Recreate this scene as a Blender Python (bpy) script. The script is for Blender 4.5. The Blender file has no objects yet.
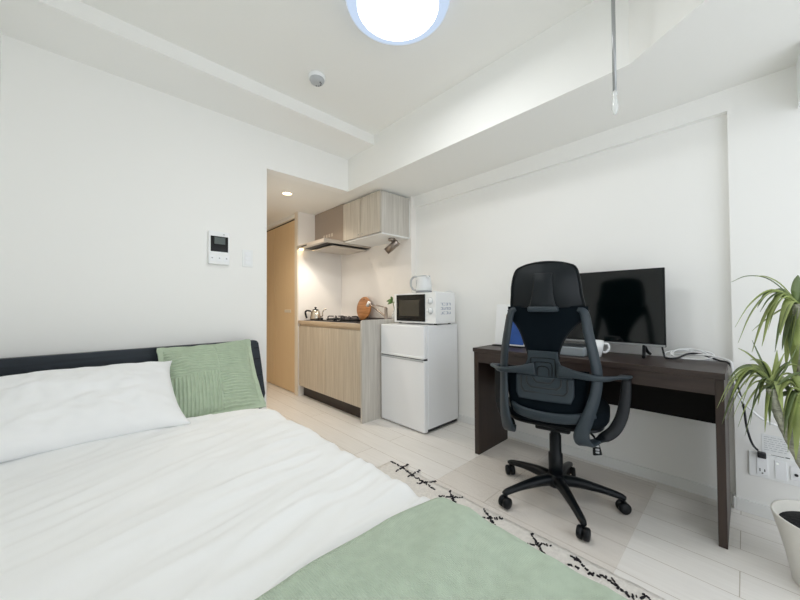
import bpy, bmesh, math, random
from mathutils import Vector, Matrix, noise
random.seed(7)
SC = bpy.context.scene
C = SC.collection
PI = math.pi

# ------------------------------------------------------------------ camera
CAM_R = Vector((0.7260, -0.6877, -0.0060))      # right
CAM_D = Vector((0.0084, 0.0176, -0.9998))       # down
CAM_F = Vector((0.6877, 0.7258, 0.0185))        # forward
FPX, CAM_Z = 326.59, 1.0
cam_d = bpy.data.cameras.new('camera')
cam_d.sensor_width = 36.0
cam_d.lens = FPX / 800.0 * 36.0
cam_d.clip_start = 0.02
cam = bpy.data.objects.new('camera', cam_d)
C.objects.link(cam)
Mx = Matrix((CAM_R, -CAM_D, -CAM_F)).transposed().to_4x4()
Mx.translation = Vector((0, 0, CAM_Z))
cam.matrix_world = Mx
SC.camera = cam

# ------------------------------------------------------------------ light, sky, exposure
w = bpy.data.worlds.new('sky')
SC.world = w
w.use_nodes = True
bg = w.node_tree.nodes['Background']
bg.inputs[0].default_value = (0.75, 0.87, 1.0, 1)
bg.inputs[1].default_value = 1.6
al = bpy.data.lights.new('window_daylight', 'AREA')
al.shape = 'RECTANGLE'
al.size, al.size_y = 2.3, 2.0
al.energy = 50
al.color = (0.97, 0.98, 1.0)
alo = bpy.data.objects.new('window_daylight', al)
C.objects.link(alo)
alo.location = (0.95, -1.12, 1.05)
alo.rotation_euler = (PI / 2, 0, 0)            # shines along +Y through the glass
SC.view_settings.view_transform = 'Standard'
SC.view_settings.look = 'None'
SC.view_settings.gamma = 1
SC.view_settings.use_curve_mapping = False
SC.view_settings.exposure = -1.2
LAMP_STRENGTH = 16.0
try:
    SC.cycles.max_bounces = 14
    SC.cycles.diffuse_bounces = 12
    SC.cycles.transparent_max_bounces = 16
    SC.cycles.sample_clamp_indirect = 6
except Exception:
    pass


def px(x, y, ax, val):
    """point of the place seen at photo position x, y on the plane axis=val"""
    d = CAM_R * ((x - 400) / FPX) + CAM_D * ((y - 300) / FPX) + CAM_F
    o = Vector((0, 0, CAM_Z))
    return o + d * ((val - o[ax]) / d[ax])


# ------------------------------------------------------------------ materials
def lin(h):
    h = h.lstrip('#')
    v = [int(h[i:i + 2], 16) / 255 for i in (0, 2, 4)]
    return tuple(c / 12.92 if c <= .04045 else ((c + .055) / 1.055) ** 2.4 for c in v) + (1,)


def mat(name, color, rough=0.5, metal=0.0, bump=None, var=0.0, scale=8.0, stretch=(1, 1, 1), coat=0.0, spec=0.5):
    """principled with optional noise variation and bump=(scale, strength, distance)"""
    m = bpy.data.materials.new(name)
    m.use_nodes = True
    nt = m.node_tree
    p = nt.nodes['Principled BSDF']
    c = lin(color) if isinstance(color, str) else color
    p.inputs['Base Color'].default_value = c
    p.inputs['Roughness'].default_value = rough
    p.inputs['Metallic'].default_value = metal
    p.inputs['Specular IOR Level'].default_value = spec
    if coat:
        p.inputs['Coat Weight'].default_value = coat
        p.inputs['Coat Roughness'].default_value = 0.08
    tc = nt.nodes.new('ShaderNodeTexCoord')
    mp = nt.nodes.new('ShaderNodeMapping')
    mp.inputs['Scale'].default_value = stretch
    nt.links.new(tc.outputs['Object'], mp.inputs['Vector'])
    if var:
        n = nt.nodes.new('ShaderNodeTexNoise')
        n.inputs['Scale'].default_value = scale
        n.inputs['Detail'].default_value = 6
        nt.links.new(mp.outputs[0], n.inputs['Vector'])
        r = nt.nodes.new('ShaderNodeValToRGB')
        lo = tuple(max(0, v * (1 - var)) for v in c[:3]) + (1,)
        hi = tuple(min(1, v * (1 + var)) for v in c[:3]) + (1,)
        r.color_ramp.elements[0].position = .3
        r.color_ramp.elements[1].position = .7
        r.color_ramp.elements[0].color = lo
        r.color_ramp.elements[1].color = hi
        nt.links.new(n.outputs['Fac'], r.inputs['Fac'])
        nt.links.new(r.outputs['Color'], p.inputs['Base Color'])
    if bump:
        n2 = nt.nodes.new('ShaderNodeTexNoise')
        n2.inputs['Scale'].default_value = bump[0]
        n2.inputs['Detail'].default_value = 4
        nt.links.new(mp.outputs[0], n2.inputs['Vector'])
        b = nt.nodes.new('ShaderNodeBump')
        b.inputs['Strength'].default_value = bump[1]
        b.inputs['Distance'].default_value = bump[2]
        nt.links.new(n2.outputs['Fac'], b.inputs['Height'])
        nt.links.new(b.outputs[0], p.inputs['Normal'])
    return m


def emit(name, color, s):
    m = bpy.data.materials.new(name)
    m.use_nodes = True
    nt = m.node_tree
    nt.nodes.remove(nt.nodes['Principled BSDF'])
    e = nt.nodes.new('ShaderNodeEmission')
    e.inputs[0].default_value = lin(color)
    e.inputs[1].default_value = s
    nt.links.new(e.outputs[0], nt.nodes['Material Output'].inputs[0])
    return m


def clear(name, tint, alpha, rough=0.1):
    """thin see-through sheet: part transparent, part glossy/diffuse"""
    m = bpy.data.materials.new(name)
    m.use_nodes = True
    nt = m.node_tree
    p = nt.nodes['Principled BSDF']
    p.inputs['Base Color'].default_value = lin(tint)
    p.inputs['Roughness'].default_value = rough
    t = nt.nodes.new('ShaderNodeBsdfTransparent')
    t.inputs[0].default_value = lin(tint)
    mx = nt.nodes.new('ShaderNodeMixShader')
    mx.inputs[0].default_value = alpha
    nt.links.new(t.outputs[0], mx.inputs[1])
    nt.links.new(p.outputs[0], mx.inputs[2])
    nt.links.new(mx.outputs[0], nt.nodes['Material Output'].inputs[0])
    return m


def wave_bump(m, axis, scale, strength, dist, profile='SIN', distort=0.0):
    nt = m.node_tree
    p = nt.nodes['Principled BSDF']
    tc = nt.nodes.new('ShaderNodeTexCoord')
    wv = nt.nodes.new('ShaderNodeTexWave')
    wv.bands_direction = axis
    wv.wave_profile = profile
    wv.inputs['Scale'].default_value = scale
    wv.inputs['Distortion'].default_value = distort
    nt.links.new(tc.outputs['Object'], wv.inputs['Vector'])
    b = nt.nodes.new('ShaderNodeBump')
    b.inputs['Strength'].default_value = strength
    b.inputs['Distance'].default_value = dist
    nt.links.new(wv.outputs['Fac'], b.inputs['Height'])
    if p.inputs['Normal'].links:
        nt.links.new(p.inputs['Normal'].links[0].from_socket, b.inputs['Normal'])
    nt.links.new(b.outputs[0], p.inputs['Normal'])
    return m


def floor_mat():
    m = bpy.data.materials.new('pale_plank_floor')
    m.use_nodes = True
    nt = m.node_tree
    p = nt.nodes['Principled BSDF']
    tc = nt.nodes.new('ShaderNodeTexCoord')
    mp = nt.nodes.new('ShaderNodeMapping')
    mp.inputs['Rotation'].default_value = (0, 0, PI / 2)
    mp.inputs['Location'].default_value = (0.03, -0.186 + 0.0, 0)
    nt.links.new(tc.outputs['Object'], mp.inputs['Vector'])
    br = nt.nodes.new('ShaderNodeTexBrick')
    br.offset = 0.5
    br.inputs['Scale'].default_value = 1
    br.inputs['Mortar Size'].default_value = 0.0016
    br.inputs['Mortar Smooth'].default_value = 0.3
    br.inputs['Brick Width'].default_value = 1.8
    br.inputs['Row Height'].default_value = 0.1588
    br.inputs['Color1'].default_value = lin('#f1eeea')
    br.inputs['Color2'].default_value = lin('#edeae5')
    br.inputs['Mortar'].default_value = lin('#bdb4a9')
    nt.links.new(mp.outputs[0], br.inputs['Vector'])
    mp2 = nt.nodes.new('ShaderNodeMapping')
    mp2.inputs['Scale'].default_value = (22, 1.4, 1)
    nt.links.new(tc.outputs['Object'], mp2.inputs['Vector'])
    n = nt.nodes.new('ShaderNodeTexNoise')
    n.inputs['Scale'].default_value = 3
    n.inputs['Detail'].default_value = 8
    nt.links.new(mp2.outputs[0], n.inputs['Vector'])
    r = nt.nodes.new('ShaderNodeValToRGB')
    r.color_ramp.elements[0].position = .3
    r.color_ramp.elements[0].color = (.93, .925, .92, 1)
    r.color_ramp.elements[1].position = .7
    r.color_ramp.elements[1].color = (1, 1, 1, 1)
    nt.links.new(n.outputs['Fac'], r.inputs['Fac'])
    mul = nt.nodes.new('ShaderNodeMix')
    mul.data_type = 'RGBA'
    mul.blend_type = 'MULTIPLY'
    mul.inputs['Factor'].default_value = 1
    nt.links.new(br.outputs['Color'], mul.inputs['A'])
    nt.links.new(r.outputs['Color'], mul.inputs['B'])
    nt.links.new(mul.outputs['Result'], p.inputs['Base Color'])
    p.inputs['Roughness'].default_value = 0.34
    b = nt.nodes.new('ShaderNodeBump')
    b.inputs['Strength'].default_value = .5
    b.inputs['Distance'].default_value = .001
    b.invert = True
    nt.links.new(br.outputs['Fac'], b.inputs['Height'])
    nt.links.new(b.outputs[0], p.inputs['Normal'])
    return m


def grain_mat(name, c_lo, c_hi, rough=0.5, stretch=(14, 14, 0.9), scale=3.0, coat=0):
    m = bpy.data.materials.new(name)
    m.use_nodes = True
    nt = m.node_tree
    p = nt.nodes['Principled BSDF']
    tc = nt.nodes.new('ShaderNodeTexCoord')
    mp = nt.nodes.new('ShaderNodeMapping')
    mp.inputs['Scale'].default_value = stretch
    nt.links.new(tc.outputs['Object'], mp.inputs['Vector'])
    n = nt.nodes.new('ShaderNodeTexNoise')
    n.inputs['Scale'].default_value = scale
    n.inputs['Detail'].default_value = 7
    n.inputs['Roughness'].default_value = .62
    nt.links.new(mp.outputs[0], n.inputs['Vector'])
    r = nt.nodes.new('ShaderNodeValToRGB')
    r.color_ramp.elements[0].position = .32
    r.color_ramp.elements[0].color = lin(c_lo)
    r.color_ramp.elements[1].position = .68
    r.color_ramp.elements[1].color = lin(c_hi)
    nt.links.new(n.outputs['Fac'], r.inputs['Fac'])
    nt.links.new(r.outputs['Color'], p.inputs['Base Color'])
    p.inputs['Roughness'].default_value = rough
    if coat:
        p.inputs['Coat Weight'].default_value = coat
    return m


M = {}
M['wall'] = mat('white_wallpaper', '#f5f5f3', .85, bump=(260, .12, .0008))
M['ceil'] = mat('white_ceiling_paper', '#f2f2ef', .9, bump=(200, .1, .0008))
M['trim'] = mat('white_painted_trim', '#eeefee', .55)
M['floor'] = floor_mat()
M['panel'] = mat('white_kitchen_panel', '#f3f0ec', .16)
M['door'] = grain_mat('tan_door_wood', '#dcc096', '#e2c8a0', .5, (30, 30, .8))
M['door_frame'] = mat('cream_door_frame', '#e0d6c6', .5)
M['cab'] = grain_mat('light_ash_front', '#b9ac99', '#d2c7b6', .45, (16, 16, .7))
M['cab_up'] = grain_mat('light_ash_upper_front', '#b3aa9d', '#cfc8bc', .45, (16, 16, .7))
M['cab_side'] = grain_mat('grey_ash_side', '#b9b4ac', '#d3cfc8', .5, (16, 16, .7))
M['kick'] = mat('dark_toe_kick', '#2a1d17', .45)
M['edge'] = grain_mat('worktop_edge_wood', '#bba58a', '#d0bda3', .4, (14, .9, 14))
M['steel'] = mat('stainless_steel', '#b9b6b2', .28, 1.0)
M['steel_top'] = mat('brushed_worktop_steel', '#8f8a8c', .35, .9)
M['chrome'] = mat('polished_chrome', '#cfcac4', .15, 1.0)
M['hood'] = mat('hood_brushed_steel', '#d2cac0', .35, .6)
M['duct'] = mat('hood_duct_cover_taupe', '#a3978c', .4, .35)
M['black'] = mat('black_plastic', '#101316', .4, spec=.25)
M['black_gloss'] = mat('black_gloss', '#07090a', .12, spec=.3)
M['iron'] = mat('cast_iron_grate', '#1c1b1d', .55)
M['white_p'] = mat('white_plastic', '#f2f4f5', .35)
M['white_met'] = mat('white_enamel', '#f3f5f8', .3)
M['grey_p'] = mat('pale_grey_plastic', '#b9bcbf', .45)
M['screen_off'] = mat('dark_screen', '#020809', .09, spec=.4)
M['silver'] = mat('silver_strip', '#a9abad', .3, .6)
M['desk'] = grain_mat('espresso_desk_wood', '#2a201d', '#3c2f2a', .42, (16, 1.0, 16), 3.0)
M['desk_leg'] = grain_mat('espresso_desk_leg', '#2a1f1a', '#392b24', .42, (16, 16, 1.0), 3.0)
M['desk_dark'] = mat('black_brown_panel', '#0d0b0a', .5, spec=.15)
M['chair_p'] = mat('slate_chair_plastic', '#2c363d', .42, spec=.35, bump=(350, .15, .0004))
M['chair_k'] = mat('black_chair_plastic', '#0b1014', .38, spec=.25)
M['mesh'] = mat('black_chair_mesh', '#061017', .8, bump=(900, .5, .0006), spec=.1)
M['seat'] = mat('black_seat_fabric', '#070f15', .85, bump=(700, .4, .0006), spec=.1)
M['head'] = mat('black_headrest_leatherette', '#0a1217', .42, spec=.3)
M['headboard'] = grain_mat('blue_black_headboard', '#1b232c', '#28323c', .5, (1.0, 16, 16), 3.0)
M['duvet'] = mat('white_duvet_cotton', '#eceded', .9, bump=(420, .15, .0006))
M['pillow'] = mat('white_pillow_cotton', '#f0f1f2', .9, bump=(420, .12, .0006))
M['mattress'] = mat('white_mattress_ticking', '#e6e6e4', .9)
M['throw'] = mat('sage_knit_throw', '#b3c2b0', .95, bump=(260, .6, .002), var=.06, scale=40)
wave_bump(M['throw'], 'X', 70, .5, .002)
M['cush'] = mat('sage_corduroy', '#b3c2ab', .9, var=.05, scale=30)
M['cush_trim'] = mat('sage_cushion_flange', '#b6c4ae', .9)
M['rug'] = mat('cream_rug_pile', '#e6e2dc', .95, bump=(160, .9, .006), var=.08, scale=60)
M['rug_k'] = mat('black_rug_yarn', '#1c1a20', .95)
M['mat'] = clear('clear_floor_mat', '#fcfbfa', .06, .25)
M['glass'] = clear('window_glass', '#ffffff', .06, .02)
M['pot'] = mat('white_ceramic_pot', '#e4e2dc', .35)
M['soil'] = mat('dark_soil', '#151519', .95, bump=(90, 1, .01))
M['bark'] = mat('dracaena_bark', '#a3a394', .9, bump=(60, .9, .006), var=.3, scale=35, stretch=(1, 1, 3))
M['leaf'] = mat('dracaena_leaf', '#9ba86a', .5, var=.25, scale=9)
M['leaf_d'] = mat('dracaena_dark_leaf', '#708058', .5, var=.3, scale=9)
M['sprig'] = mat('deep_green_leaf', '#4f7436', .5)
M['board'] = grain_mat('acacia_board', '#96602f', '#c98f5c', .45, (14, 1.2, 14), 2.5)
M['kettle_steel'] = mat('kettle_steel', '#c7bfb2', .2, 1.0)
M['blue'] = mat('blue_print', '#1c4f9e', .4, var=.35, scale=7)
M['paper'] = mat('white_paper', '#eef0f1', .6)
M['beige_print'] = mat('beige_print', '#c4b8a2', .5)
M['ink'] = mat('grey_ink', '#b0b4b8', .6)
M['kettle_w'] = mat('kettle_white', '#e3e6e8', .35)
M['dark_steel'] = mat('brushed_dark_steel', '#968c84', .3, 1.0)
M['ink_dark'] = mat('mid_grey_plastic', '#8a8d92', .45)
M['ink_blue'] = mat('blue_grey_ink', '#aab2c6', .6)
M['cable_w'] = mat('white_cable', '#e6e8ea', .45)
M['cable_k'] = mat('black_cable', '#14161c', .45)
M['grey_lid'] = mat('box_dark_lid', '#30363a', .4)
M['grey_box'] = mat('box_grey_side', '#8d959a', .45)
M['lcd'] = mat('grey_display', '#56605e', .3)
M['slot'] = mat('dark_slot', '#24282b', .6)
M['lens'] = mat('microwave_window', '#3b382f', .25)
M['clearp'] = clear('clear_plastic_tip', '#f4f6f6', .55, .1)
M['lamp'] = emit('lit_lamp_diffuser', '#fbfdff', LAMP_STRENGTH)
M['ring'] = emit('lit_lamp_rim', '#d3e6ff', 2.1)
M['warm'] = emit('lit_warm_lens', '#ffd9a0', 30)
M['led'] = emit('lit_green_dot', '#f4fff4', 2)


# ------------------------------------------------------------------ geometry helpers
def nb():
    return bmesh.new()


def box(bm, a, b, bev=0.0, seg=2, mi=0):
    x0, x1 = sorted((a[0], b[0])); y0, y1 = sorted((a[1], b[1])); z0, z1 = sorted((a[2], b[2]))
    r = bmesh.ops.create_cube(bm, size=1)
    vs = r['verts']
    for v in vs:
        v.co = Vector((x0 + (v.co.x + .5) * (x1 - x0), y0 + (v.co.y + .5) * (y1 - y0), z0 + (v.co.z + .5) * (z1 - z0)))
    fs = {f for v in vs for f in v.link_faces}
    for f in fs:
        f.material_index = mi
    if bev:
        es = list({e for v in vs for e in v.link_edges})
        rr = bmesh.ops.bevel(bm, geom=es, offset=bev, segments=seg, affect='EDGES', profile=.6)
        for f in rr['faces']:
            f.material_index = mi
            f.smooth = True
    return bm


def frame_from(t):
    t = t.normalized()
    u = Vector((0, 0, 1)) if abs(t.z) < .9 else Vector((1, 0, 0))
    s = t.cross(u).normalized()
    return s, s.cross(t).normalized()


def loft(bm, rings, cap=True, mi=0, smooth=True, closed=False):
    vr = [[bm.verts.new(p) for p in r] for r in rings]
    n = len(vr[0])
    pairs = list(zip(vr, vr[1:])) + ([(vr[-1], vr[0])] if closed else [])
    for a, b in pairs:
        for i in range(n):
            f = bm.faces.new((a[i], a[(i + 1) % n], b[(i + 1) % n], b[i]))
            f.smooth = smooth
            f.material_index = mi
    if cap and not closed:
        for r, rev in ((vr[0], True), (vr[-1], False)):
            f = bm.faces.new(list(reversed(r)) if rev else r)
            f.material_index = mi
    return bm


def lathe(bm, prof, center=(0, 0, 0), seg=32, mi=0, axis=None, close=True):
    """prof: list of (radius, height); axis: direction, z by default"""
    c = Vector(center)
    ax = Vector(axis).normalized() if axis is not None else Vector((0, 0, 1))
    if axis is None:
        s, t = Vector((1, 0, 0)), Vector((0, 1, 0))
    else:
        s, t = frame_from(ax)
    rings = []
    for r, h in prof:
        r = max(r, 1e-4)
        rings.append([c + ax * h + (s * math.cos(2 * PI * i / seg) + t * math.sin(2 * PI * i / seg)) * r for i in range(seg)])
    return loft(bm, rings, cap=close, mi=mi)


def cyl(bm, p0, p1, r, r1=None, seg=20, mi=0):
    p0, p1 = Vector(p0), Vector(p1)
    d = p1 - p0
    return lathe(bm, [(r, 0), (r1 if r1 is not None else r, d.length)], p0, seg, mi, d)


def spline(pts, n=8):
    pts = [Vector(p) for p in pts]
    if len(pts) < 3:
        return [pts[0].lerp(pts[-1], i / n) for i in range(n + 1)]
    P = [pts[0] * 2 - pts[1]] + pts + [pts[-1] * 2 - pts[-2]]
    out = []
    for i in range(1, len(P) - 2):
        a, b, c, d = P[i - 1:i + 3]
        for k in range(n):
            t = k / n
            out.append(.5 * ((2 * b) + (c - a) * t + (2 * a - 5 * b + 4 * c - d) * t * t + (3 * b - a - 3 * c + d) * t ** 3))
    out.append(pts[-1])
    return out


def tube(bm, pts, r, seg=8, n=8, mi=0, smooth_path=True, r_end=None):
    P = spline(pts, n) if smooth_path else [Vector(p) for p in pts]
    rings = []
    s_prev = None
    for i, p in enumerate(P):
        t = (P[min(i + 1, len(P) - 1)] - P[max(i - 1, 0)]).normalized()
        if s_prev is None:
            s, u = frame_from(t)
        else:
            s = (s_prev - t * s_prev.dot(t)).normalized()
            u = s.cross(t)
        s_prev = s
        rr = r if r_end is None else r + (r_end - r) * i / (len(P) - 1)
        rings.append([p + (s * math.cos(2 * PI * k / seg) + u * math.sin(2 * PI * k / seg)) * rr for k in range(seg)])
    return loft(bm, rings, mi=mi)


def ribbon(bm, pts, width, thick, side, n=8, mi=0, path_smooth=True):
    """flat bar with rounded edges swept along pts; side = width direction (vector); width/thick numbers or lists at pts"""
    m = len(pts)
    W = width if isinstance(width, (list, tuple)) else [width] * m
    T = thick if isinstance(thick, (list, tuple)) else [thick] * m
    S = side if isinstance(side, list) else [Vector(side)] * m
    P = spline(pts, n)
    ww = spline([(a, b, 0) for a, b in zip(W, T)], n)
    ss = spline([Vector(x) for x in S], n)
    rings = []
    for i, p in enumerate(P):
        t = (P[min(i + 1, len(P) - 1)] - P[max(i - 1, 0)]).normalized()
        s = ss[i]
        s = (s - t * s.dot(t)).normalized()
        u = t.cross(s)
        a, b = ww[i].x / 2, ww[i].y / 2
        q = min(a, b) * .55
        prof = [(a, -b + q), (a, b - q), (a - q, b), (-a + q, b), (-a, b - q), (-a, -b + q), (-a + q, -b), (a - q, -b)]
        rings.append([p + s * x + u * y for x, y in prof])
    return loft(bm, rings, mi=mi)


def sheet(bm, grid, mi=0, smooth=True):
    V = [[bm.verts.new(p) for p in row] for row in grid]
    for a, b in zip(V, V[1:]):
        for i in range(len(a) - 1):
            f = bm.faces.new((a[i], a[i + 1], b[i + 1], b[i]))
            f.smooth = smooth
            f.material_index = mi
    return bm


def thick_sheet(bm, grid, off, mi=0):
    """closed slab from a grid and a callable/vector offset"""
    g2 = [[p + (off(p) if callable(off) else Vector(off)) for p in row] for row in grid]
    A = [[bm.verts.new(p) for p in row] for row in grid]
    B = [[bm.verts.new(p) for p in row] for row in g2]
    R, K = len(A), len(A[0])
    for i in range(R - 1):
        for j in range(K - 1):
            f = bm.faces.new((A[i][j], A[i][j + 1], A[i + 1][j + 1], A[i + 1][j])); f.smooth = True; f.material_index = mi
            f = bm.faces.new((B[i][j], B[i + 1][j], B[i + 1][j + 1], B[i][j + 1])); f.smooth = True; f.material_index = mi
    for i in range(R - 1):
        for j in (0, K - 1):
            q = (A[i][j], A[i + 1][j], B[i + 1][j], B[i][j])
            bm.faces.new(q if j == 0 else q[::-1]).material_index = mi
    for j in range(K - 1):
        for i in (0, R - 1):
            q = (A[i][j], B[i][j], B[i][j + 1], A[i][j + 1])
            bm.faces.new(q if i == 0 else q[::-1]).material_index = mi
    return bm


def prism(bm, outline, d, mi=0):
    """outline: list of points in order, d: extrusion vector"""
    d = Vector(d)
    A = [bm.verts.new(Vector(p)) for p in outline]
    B = [bm.verts.new(Vector(p) + d) for p in outline]
    n = len(A)
    bm.faces.new(A[::-1]).material_index = mi
    bm.faces.new(B).material_index = mi
    for i in range(n):
        bm.faces.new((A[i], A[(i + 1) % n], B[(i + 1) % n], B[i])).material_index = mi
    return bm


def obj(name, bm, mats, parent=None, loc=None, rotz=0.0):
    bmesh.ops.recalc_face_normals(bm, faces=bm.faces[:])
    me = bpy.data.meshes.new(name)
    bm.to_mesh(me)
    bm.free()
    for m in (mats if isinstance(mats, (list, tuple)) else [mats]):
        me.materials.append(M[m] if isinstance(m, str) else m)
    o = bpy.data.objects.new(name, me)
    C.objects.link(o)
    if parent:
        o.parent = parent
    if loc is not None:
        o.location = loc
    o.rotation_euler.z = rotz
    return o


def tag(o, label=None, cat=None, group=None):
    if label:
        o['label'] = label
    if cat:
        o['category'] = cat
    if group:
        o['group'] = group
    return o


def thing(name, label, cat, loc=(0, 0, 0), rotz=0.0, group=None):
    o = bpy.data.objects.new(name, None)
    o.empty_display_size = .05
    C.objects.link(o)
    o.location = loc
    o.rotation_euler.z = rotz
    return tag(o, label, cat, group)


def struct(name, bm, m, label=None, parent=None):
    o = obj(name, bm, m, parent)
    if parent is None:
        o['kind'] = 'structure'
        if label:
            o['label'] = label
            o['category'] = name.split('_')[0]
    return o


# ------------------------------------------------------------------ the room
XL, XE, XP = -0.335, 2.335, 2.30
YP = 0.045          # left wall, recessed desk wall, pillar/beam face
YB, YS = 2.535, -1.0                        # headboard wall, window wall
ZC, ZS, ZB = 2.46, 2.075, 1.965             # ceiling, soffit underside, small beam underside
XO, XF = 0.985, 1.70                       # corridor opening edge, corridor right wall
YN, YK = 3.46, 2.256                       # kitchen niche end, kitchen unit right side
YH = 5.6                                   # corridor end
bm = nb(); box(bm, (XL - .1, YS - .1, -.08), (XE + .1, YH + .1, 0)); struct('floor', bm, 'floor', 'pale greige wood plank floor')
bm = nb(); box(bm, (XL - .1, YS - .1, ZC), (1.9, YB + .05, ZC + .08)); struct('ceiling', bm, 'ceil', 'white main ceiling with round lamp')
bm = nb(); box(bm, (XL - .1, YB, 0), (XO, YB + .1, ZC)); box(bm, (XO, YB, ZS), (1.742, YB + .1, ZC)); struct('wall_north', bm, 'wall', 'white wall behind the bed headboard')
bm = nb(); box(bm, (XL - .1, YS - .1, 0), (XL, YB, ZC)); struct('wall_west', bm, 'wall', 'white wall along the left side of bed')
bm = nb(); box(bm, (XE, YS - .1, 0), (XE + .1, YH, ZS)); struct('wall_east', bm, 'wall', 'white recessed wall behind the desk')
bm = nb(); box(bm, (XP, YS, 0), (XE, YP, ZB)); struct('wall_pillar', bm, 'wall', 'white pillar wall behind the potted plant')
# window wall behind the camera, with a window opening
bm = nb()
box(bm, (XL, YS - .1, 0), (-.2, YS, ZC)); box(bm, (2.1, YS - .1, 0), (XE, YS, ZS)); box(bm, (-.2, YS - .1, 2.05), (2.1, YS, ZC))
struct('wall_south', bm, 'wall', 'white wall with the balcony window')
bm = nb()
for a, b in (((-.2, .005), (2.1, .045)), ((-.2, 2.01), (2.1, 2.05)), ((-.2, .045), (-.16, 2.01)), ((2.06, .045), (2.1, 2.01)), ((.93, .045), (.97, 2.01))):
    box(bm, (a[0], YS - .07, a[1]), (b[0], YS - .03, b[1]))
wn = struct('window_1', bm, 'silver', 'balcony window with thin metal frame')
for x0, x1 in ((-.16, .93), (.97, 2.06)):
    bm = nb(); box(bm, (x0, YS - .053, .045), (x1, YS - .047, 2.01)); obj('pane', bm, 'glass', wn)
# soffit over desk side: its front face turns at an angle near the window
bm = nb()
zs = ZS
prism(bm, [(1.742, YB + .1, zs), (XE, YB + .1, zs), (XE, YS, zs), (0.85, YS, zs), (1.742, 0.336, zs)], (0, 0, ZC - zs + .02))
struct('trim_1', bm, 'ceil', 'white lowered ceiling box above the desk')
bm = nb(); box(bm, (XP, YS, ZB), (XE, YK - .02, ZS)); struct('trim_2', bm, 'wall', 'white narrow beam at top of desk wall')
bm = nb(); box(bm, (XL, 2.15, 2.375), (1.742, YB, ZC)); struct('trim_3', bm, 'wall', 'white beam above the headboard wall')
# corridor and kitchen niche
bm = nb(); box(bm, (XO - .1, YB + .1, ZS), (XE, YH, ZS + .08)); struct('ceiling_hall', bm, 'ceil', 'low white ceiling over kitchen and corridor')
bm = nb(); box(bm, (XO - .1, YB + .1, 0), (XO, YH, ZS)); struct('wall_hall', bm, 'wall', 'corridor left wall')
bm = nb(); box(bm, (XO - .1, YH, 0), (XE + .1, YH + .1, ZS)); struct('wall_hall_end', bm, 'wall', 'corridor end wall')
bm = nb(); box(bm, (XF + .0, YN, 0), (XE, YN + .05, ZS)); struct('wall_kitchen', bm, 'panel', 'white glossy wall at far end of kitchen')
bm = nb(); box(bm, (XF + .012, YN + .05, 2.03), (XF + .11, YH, ZS)); box(bm, (XF + .012, 5.0, 0), (XF + .11, YH, 2.03)); struct('wall_closet', bm, 'wall', 'corridor right wall around the tan doors')
bm = nb(); box(bm, (XP - .03, YK - .025, 0), (XE, YN, ZS)); struct('wall_backsplash', bm, 'panel', 'white glossy kitchen backsplash panel')
# baseboards
bm = nb(); box(bm, (XE - .01, YP, 0), (XE, YK - .025, .06), .002); struct('baseboard_east', bm, 'trim', 'white baseboard under the desk')
bm = nb(); box(bm, (XP - .01, YS, 0), (XP, YP, .06), .002); box(bm, (XP - .01, YP, 0), (XE - .01, YP + .01, .06), .002); struct('baseboard_pillar', bm, 'trim', 'white baseboard on the pillar wall')
bm = nb(); box(bm, (XL, YB - .01, 0), (XO, YB, .06), .002); struct('baseboard_north', bm, 'trim', 'white baseboard behind the bed')
bm = nb(); box(bm, (XL, YS, 0), (XL + .01, YB - .01, .06), .002); struct('baseboard_west', bm, 'trim', 'white baseboard beside the bed')
# tan closet doors in the corridor
bm = nb(); box(bm, (XF - .012, YN + .0, 0), (XF, YN + .07, ZS - .002), .003); box(bm, (XF, YN + .05, 0), (XF + .1, YN + .07, ZS - .002)); box(bm, (XF + .0, YN + .07, 2.022), (XF + .1, 5.0, 2.03)); box(bm, (XF + .0, 4.95, 0), (XF + .1, 5.0, 2.022))
dr = struct('door_1', bm, 'door_frame', 'tan folding closet doors in the corridor')
for i, (y0, y1) in enumerate(((YN + .073, 4.155), (4.165, 4.948))):
    bm = nb(); box(bm, (XF + .012, y0, .008), (XF + .045, y1, 2.005), .002); p = obj('door_leaf', bm, 'door', dr)
    if i == 0:
        bm = nb(); box(bm, (XF + .006, 3.67, .93), (XF + .013, 3.84, .965), .003)
        tag(obj('pull_handle', bm, 'door_frame', p), 'small pale pull handle')
bm = nb(); box(bm, (XF + .02, YN + .07, 2.005), (XF + .06, 4.95, 2.022)); obj('door_rail', bm, 'kick', dr)

# ------------------------------------------------------------------ bed
bed = thing('bed', 'low bed with dark headboard below the wall intercom', 'bed', (.29, 1.3, 0))
L = lambda x, y, z: (x - .29, y - 1.3, z)
bm = nb()
out = [(XL + .012, .16), (.895, .16), (.945, .36), (.912, .62), (.895, .735), (.885, .752), (.87, .757), (XL + .012, .757)]
prism(bm, [L(x, 2.455, z) for x, z in out], (0, .045, 0))
hb = obj('headboard', bm, 'headboard', bed)
for z in (.50, .62, .70):
    bm = nb(); box(bm, L(.86, 2.4545, z), L(.93 - abs(z - .4) * .1, 2.5005, z + .004))
    obj('joint_line', bm, 'black', hb)
for x0, x1 in ((XL + .02, XL + .045), (.80, .825)):
    bm = nb(); box(bm, L(x0, .12, .12), L(x1, 2.455, .26), .004); obj('side_rail', bm, 'headboard', bed)
bm = nb(); box(bm, L(XL + .02, .095, .12), L(.825, .12, .26), .004); obj('foot_rail', bm, 'headboard', bed)
for x in (XL + .05, .77):
    for y in (.14, 2.40):
        bm = nb(); box(bm, L(x, y, 0), L(x + .05, y + .05, .13), .004); obj('leg', bm, 'headboard', bed)
bm = nb(); box(bm, L(XL + .05, .125, .14), L(.80, 2.45, .19)); obj('slat_base', bm, 'headboard', bed)
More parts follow.
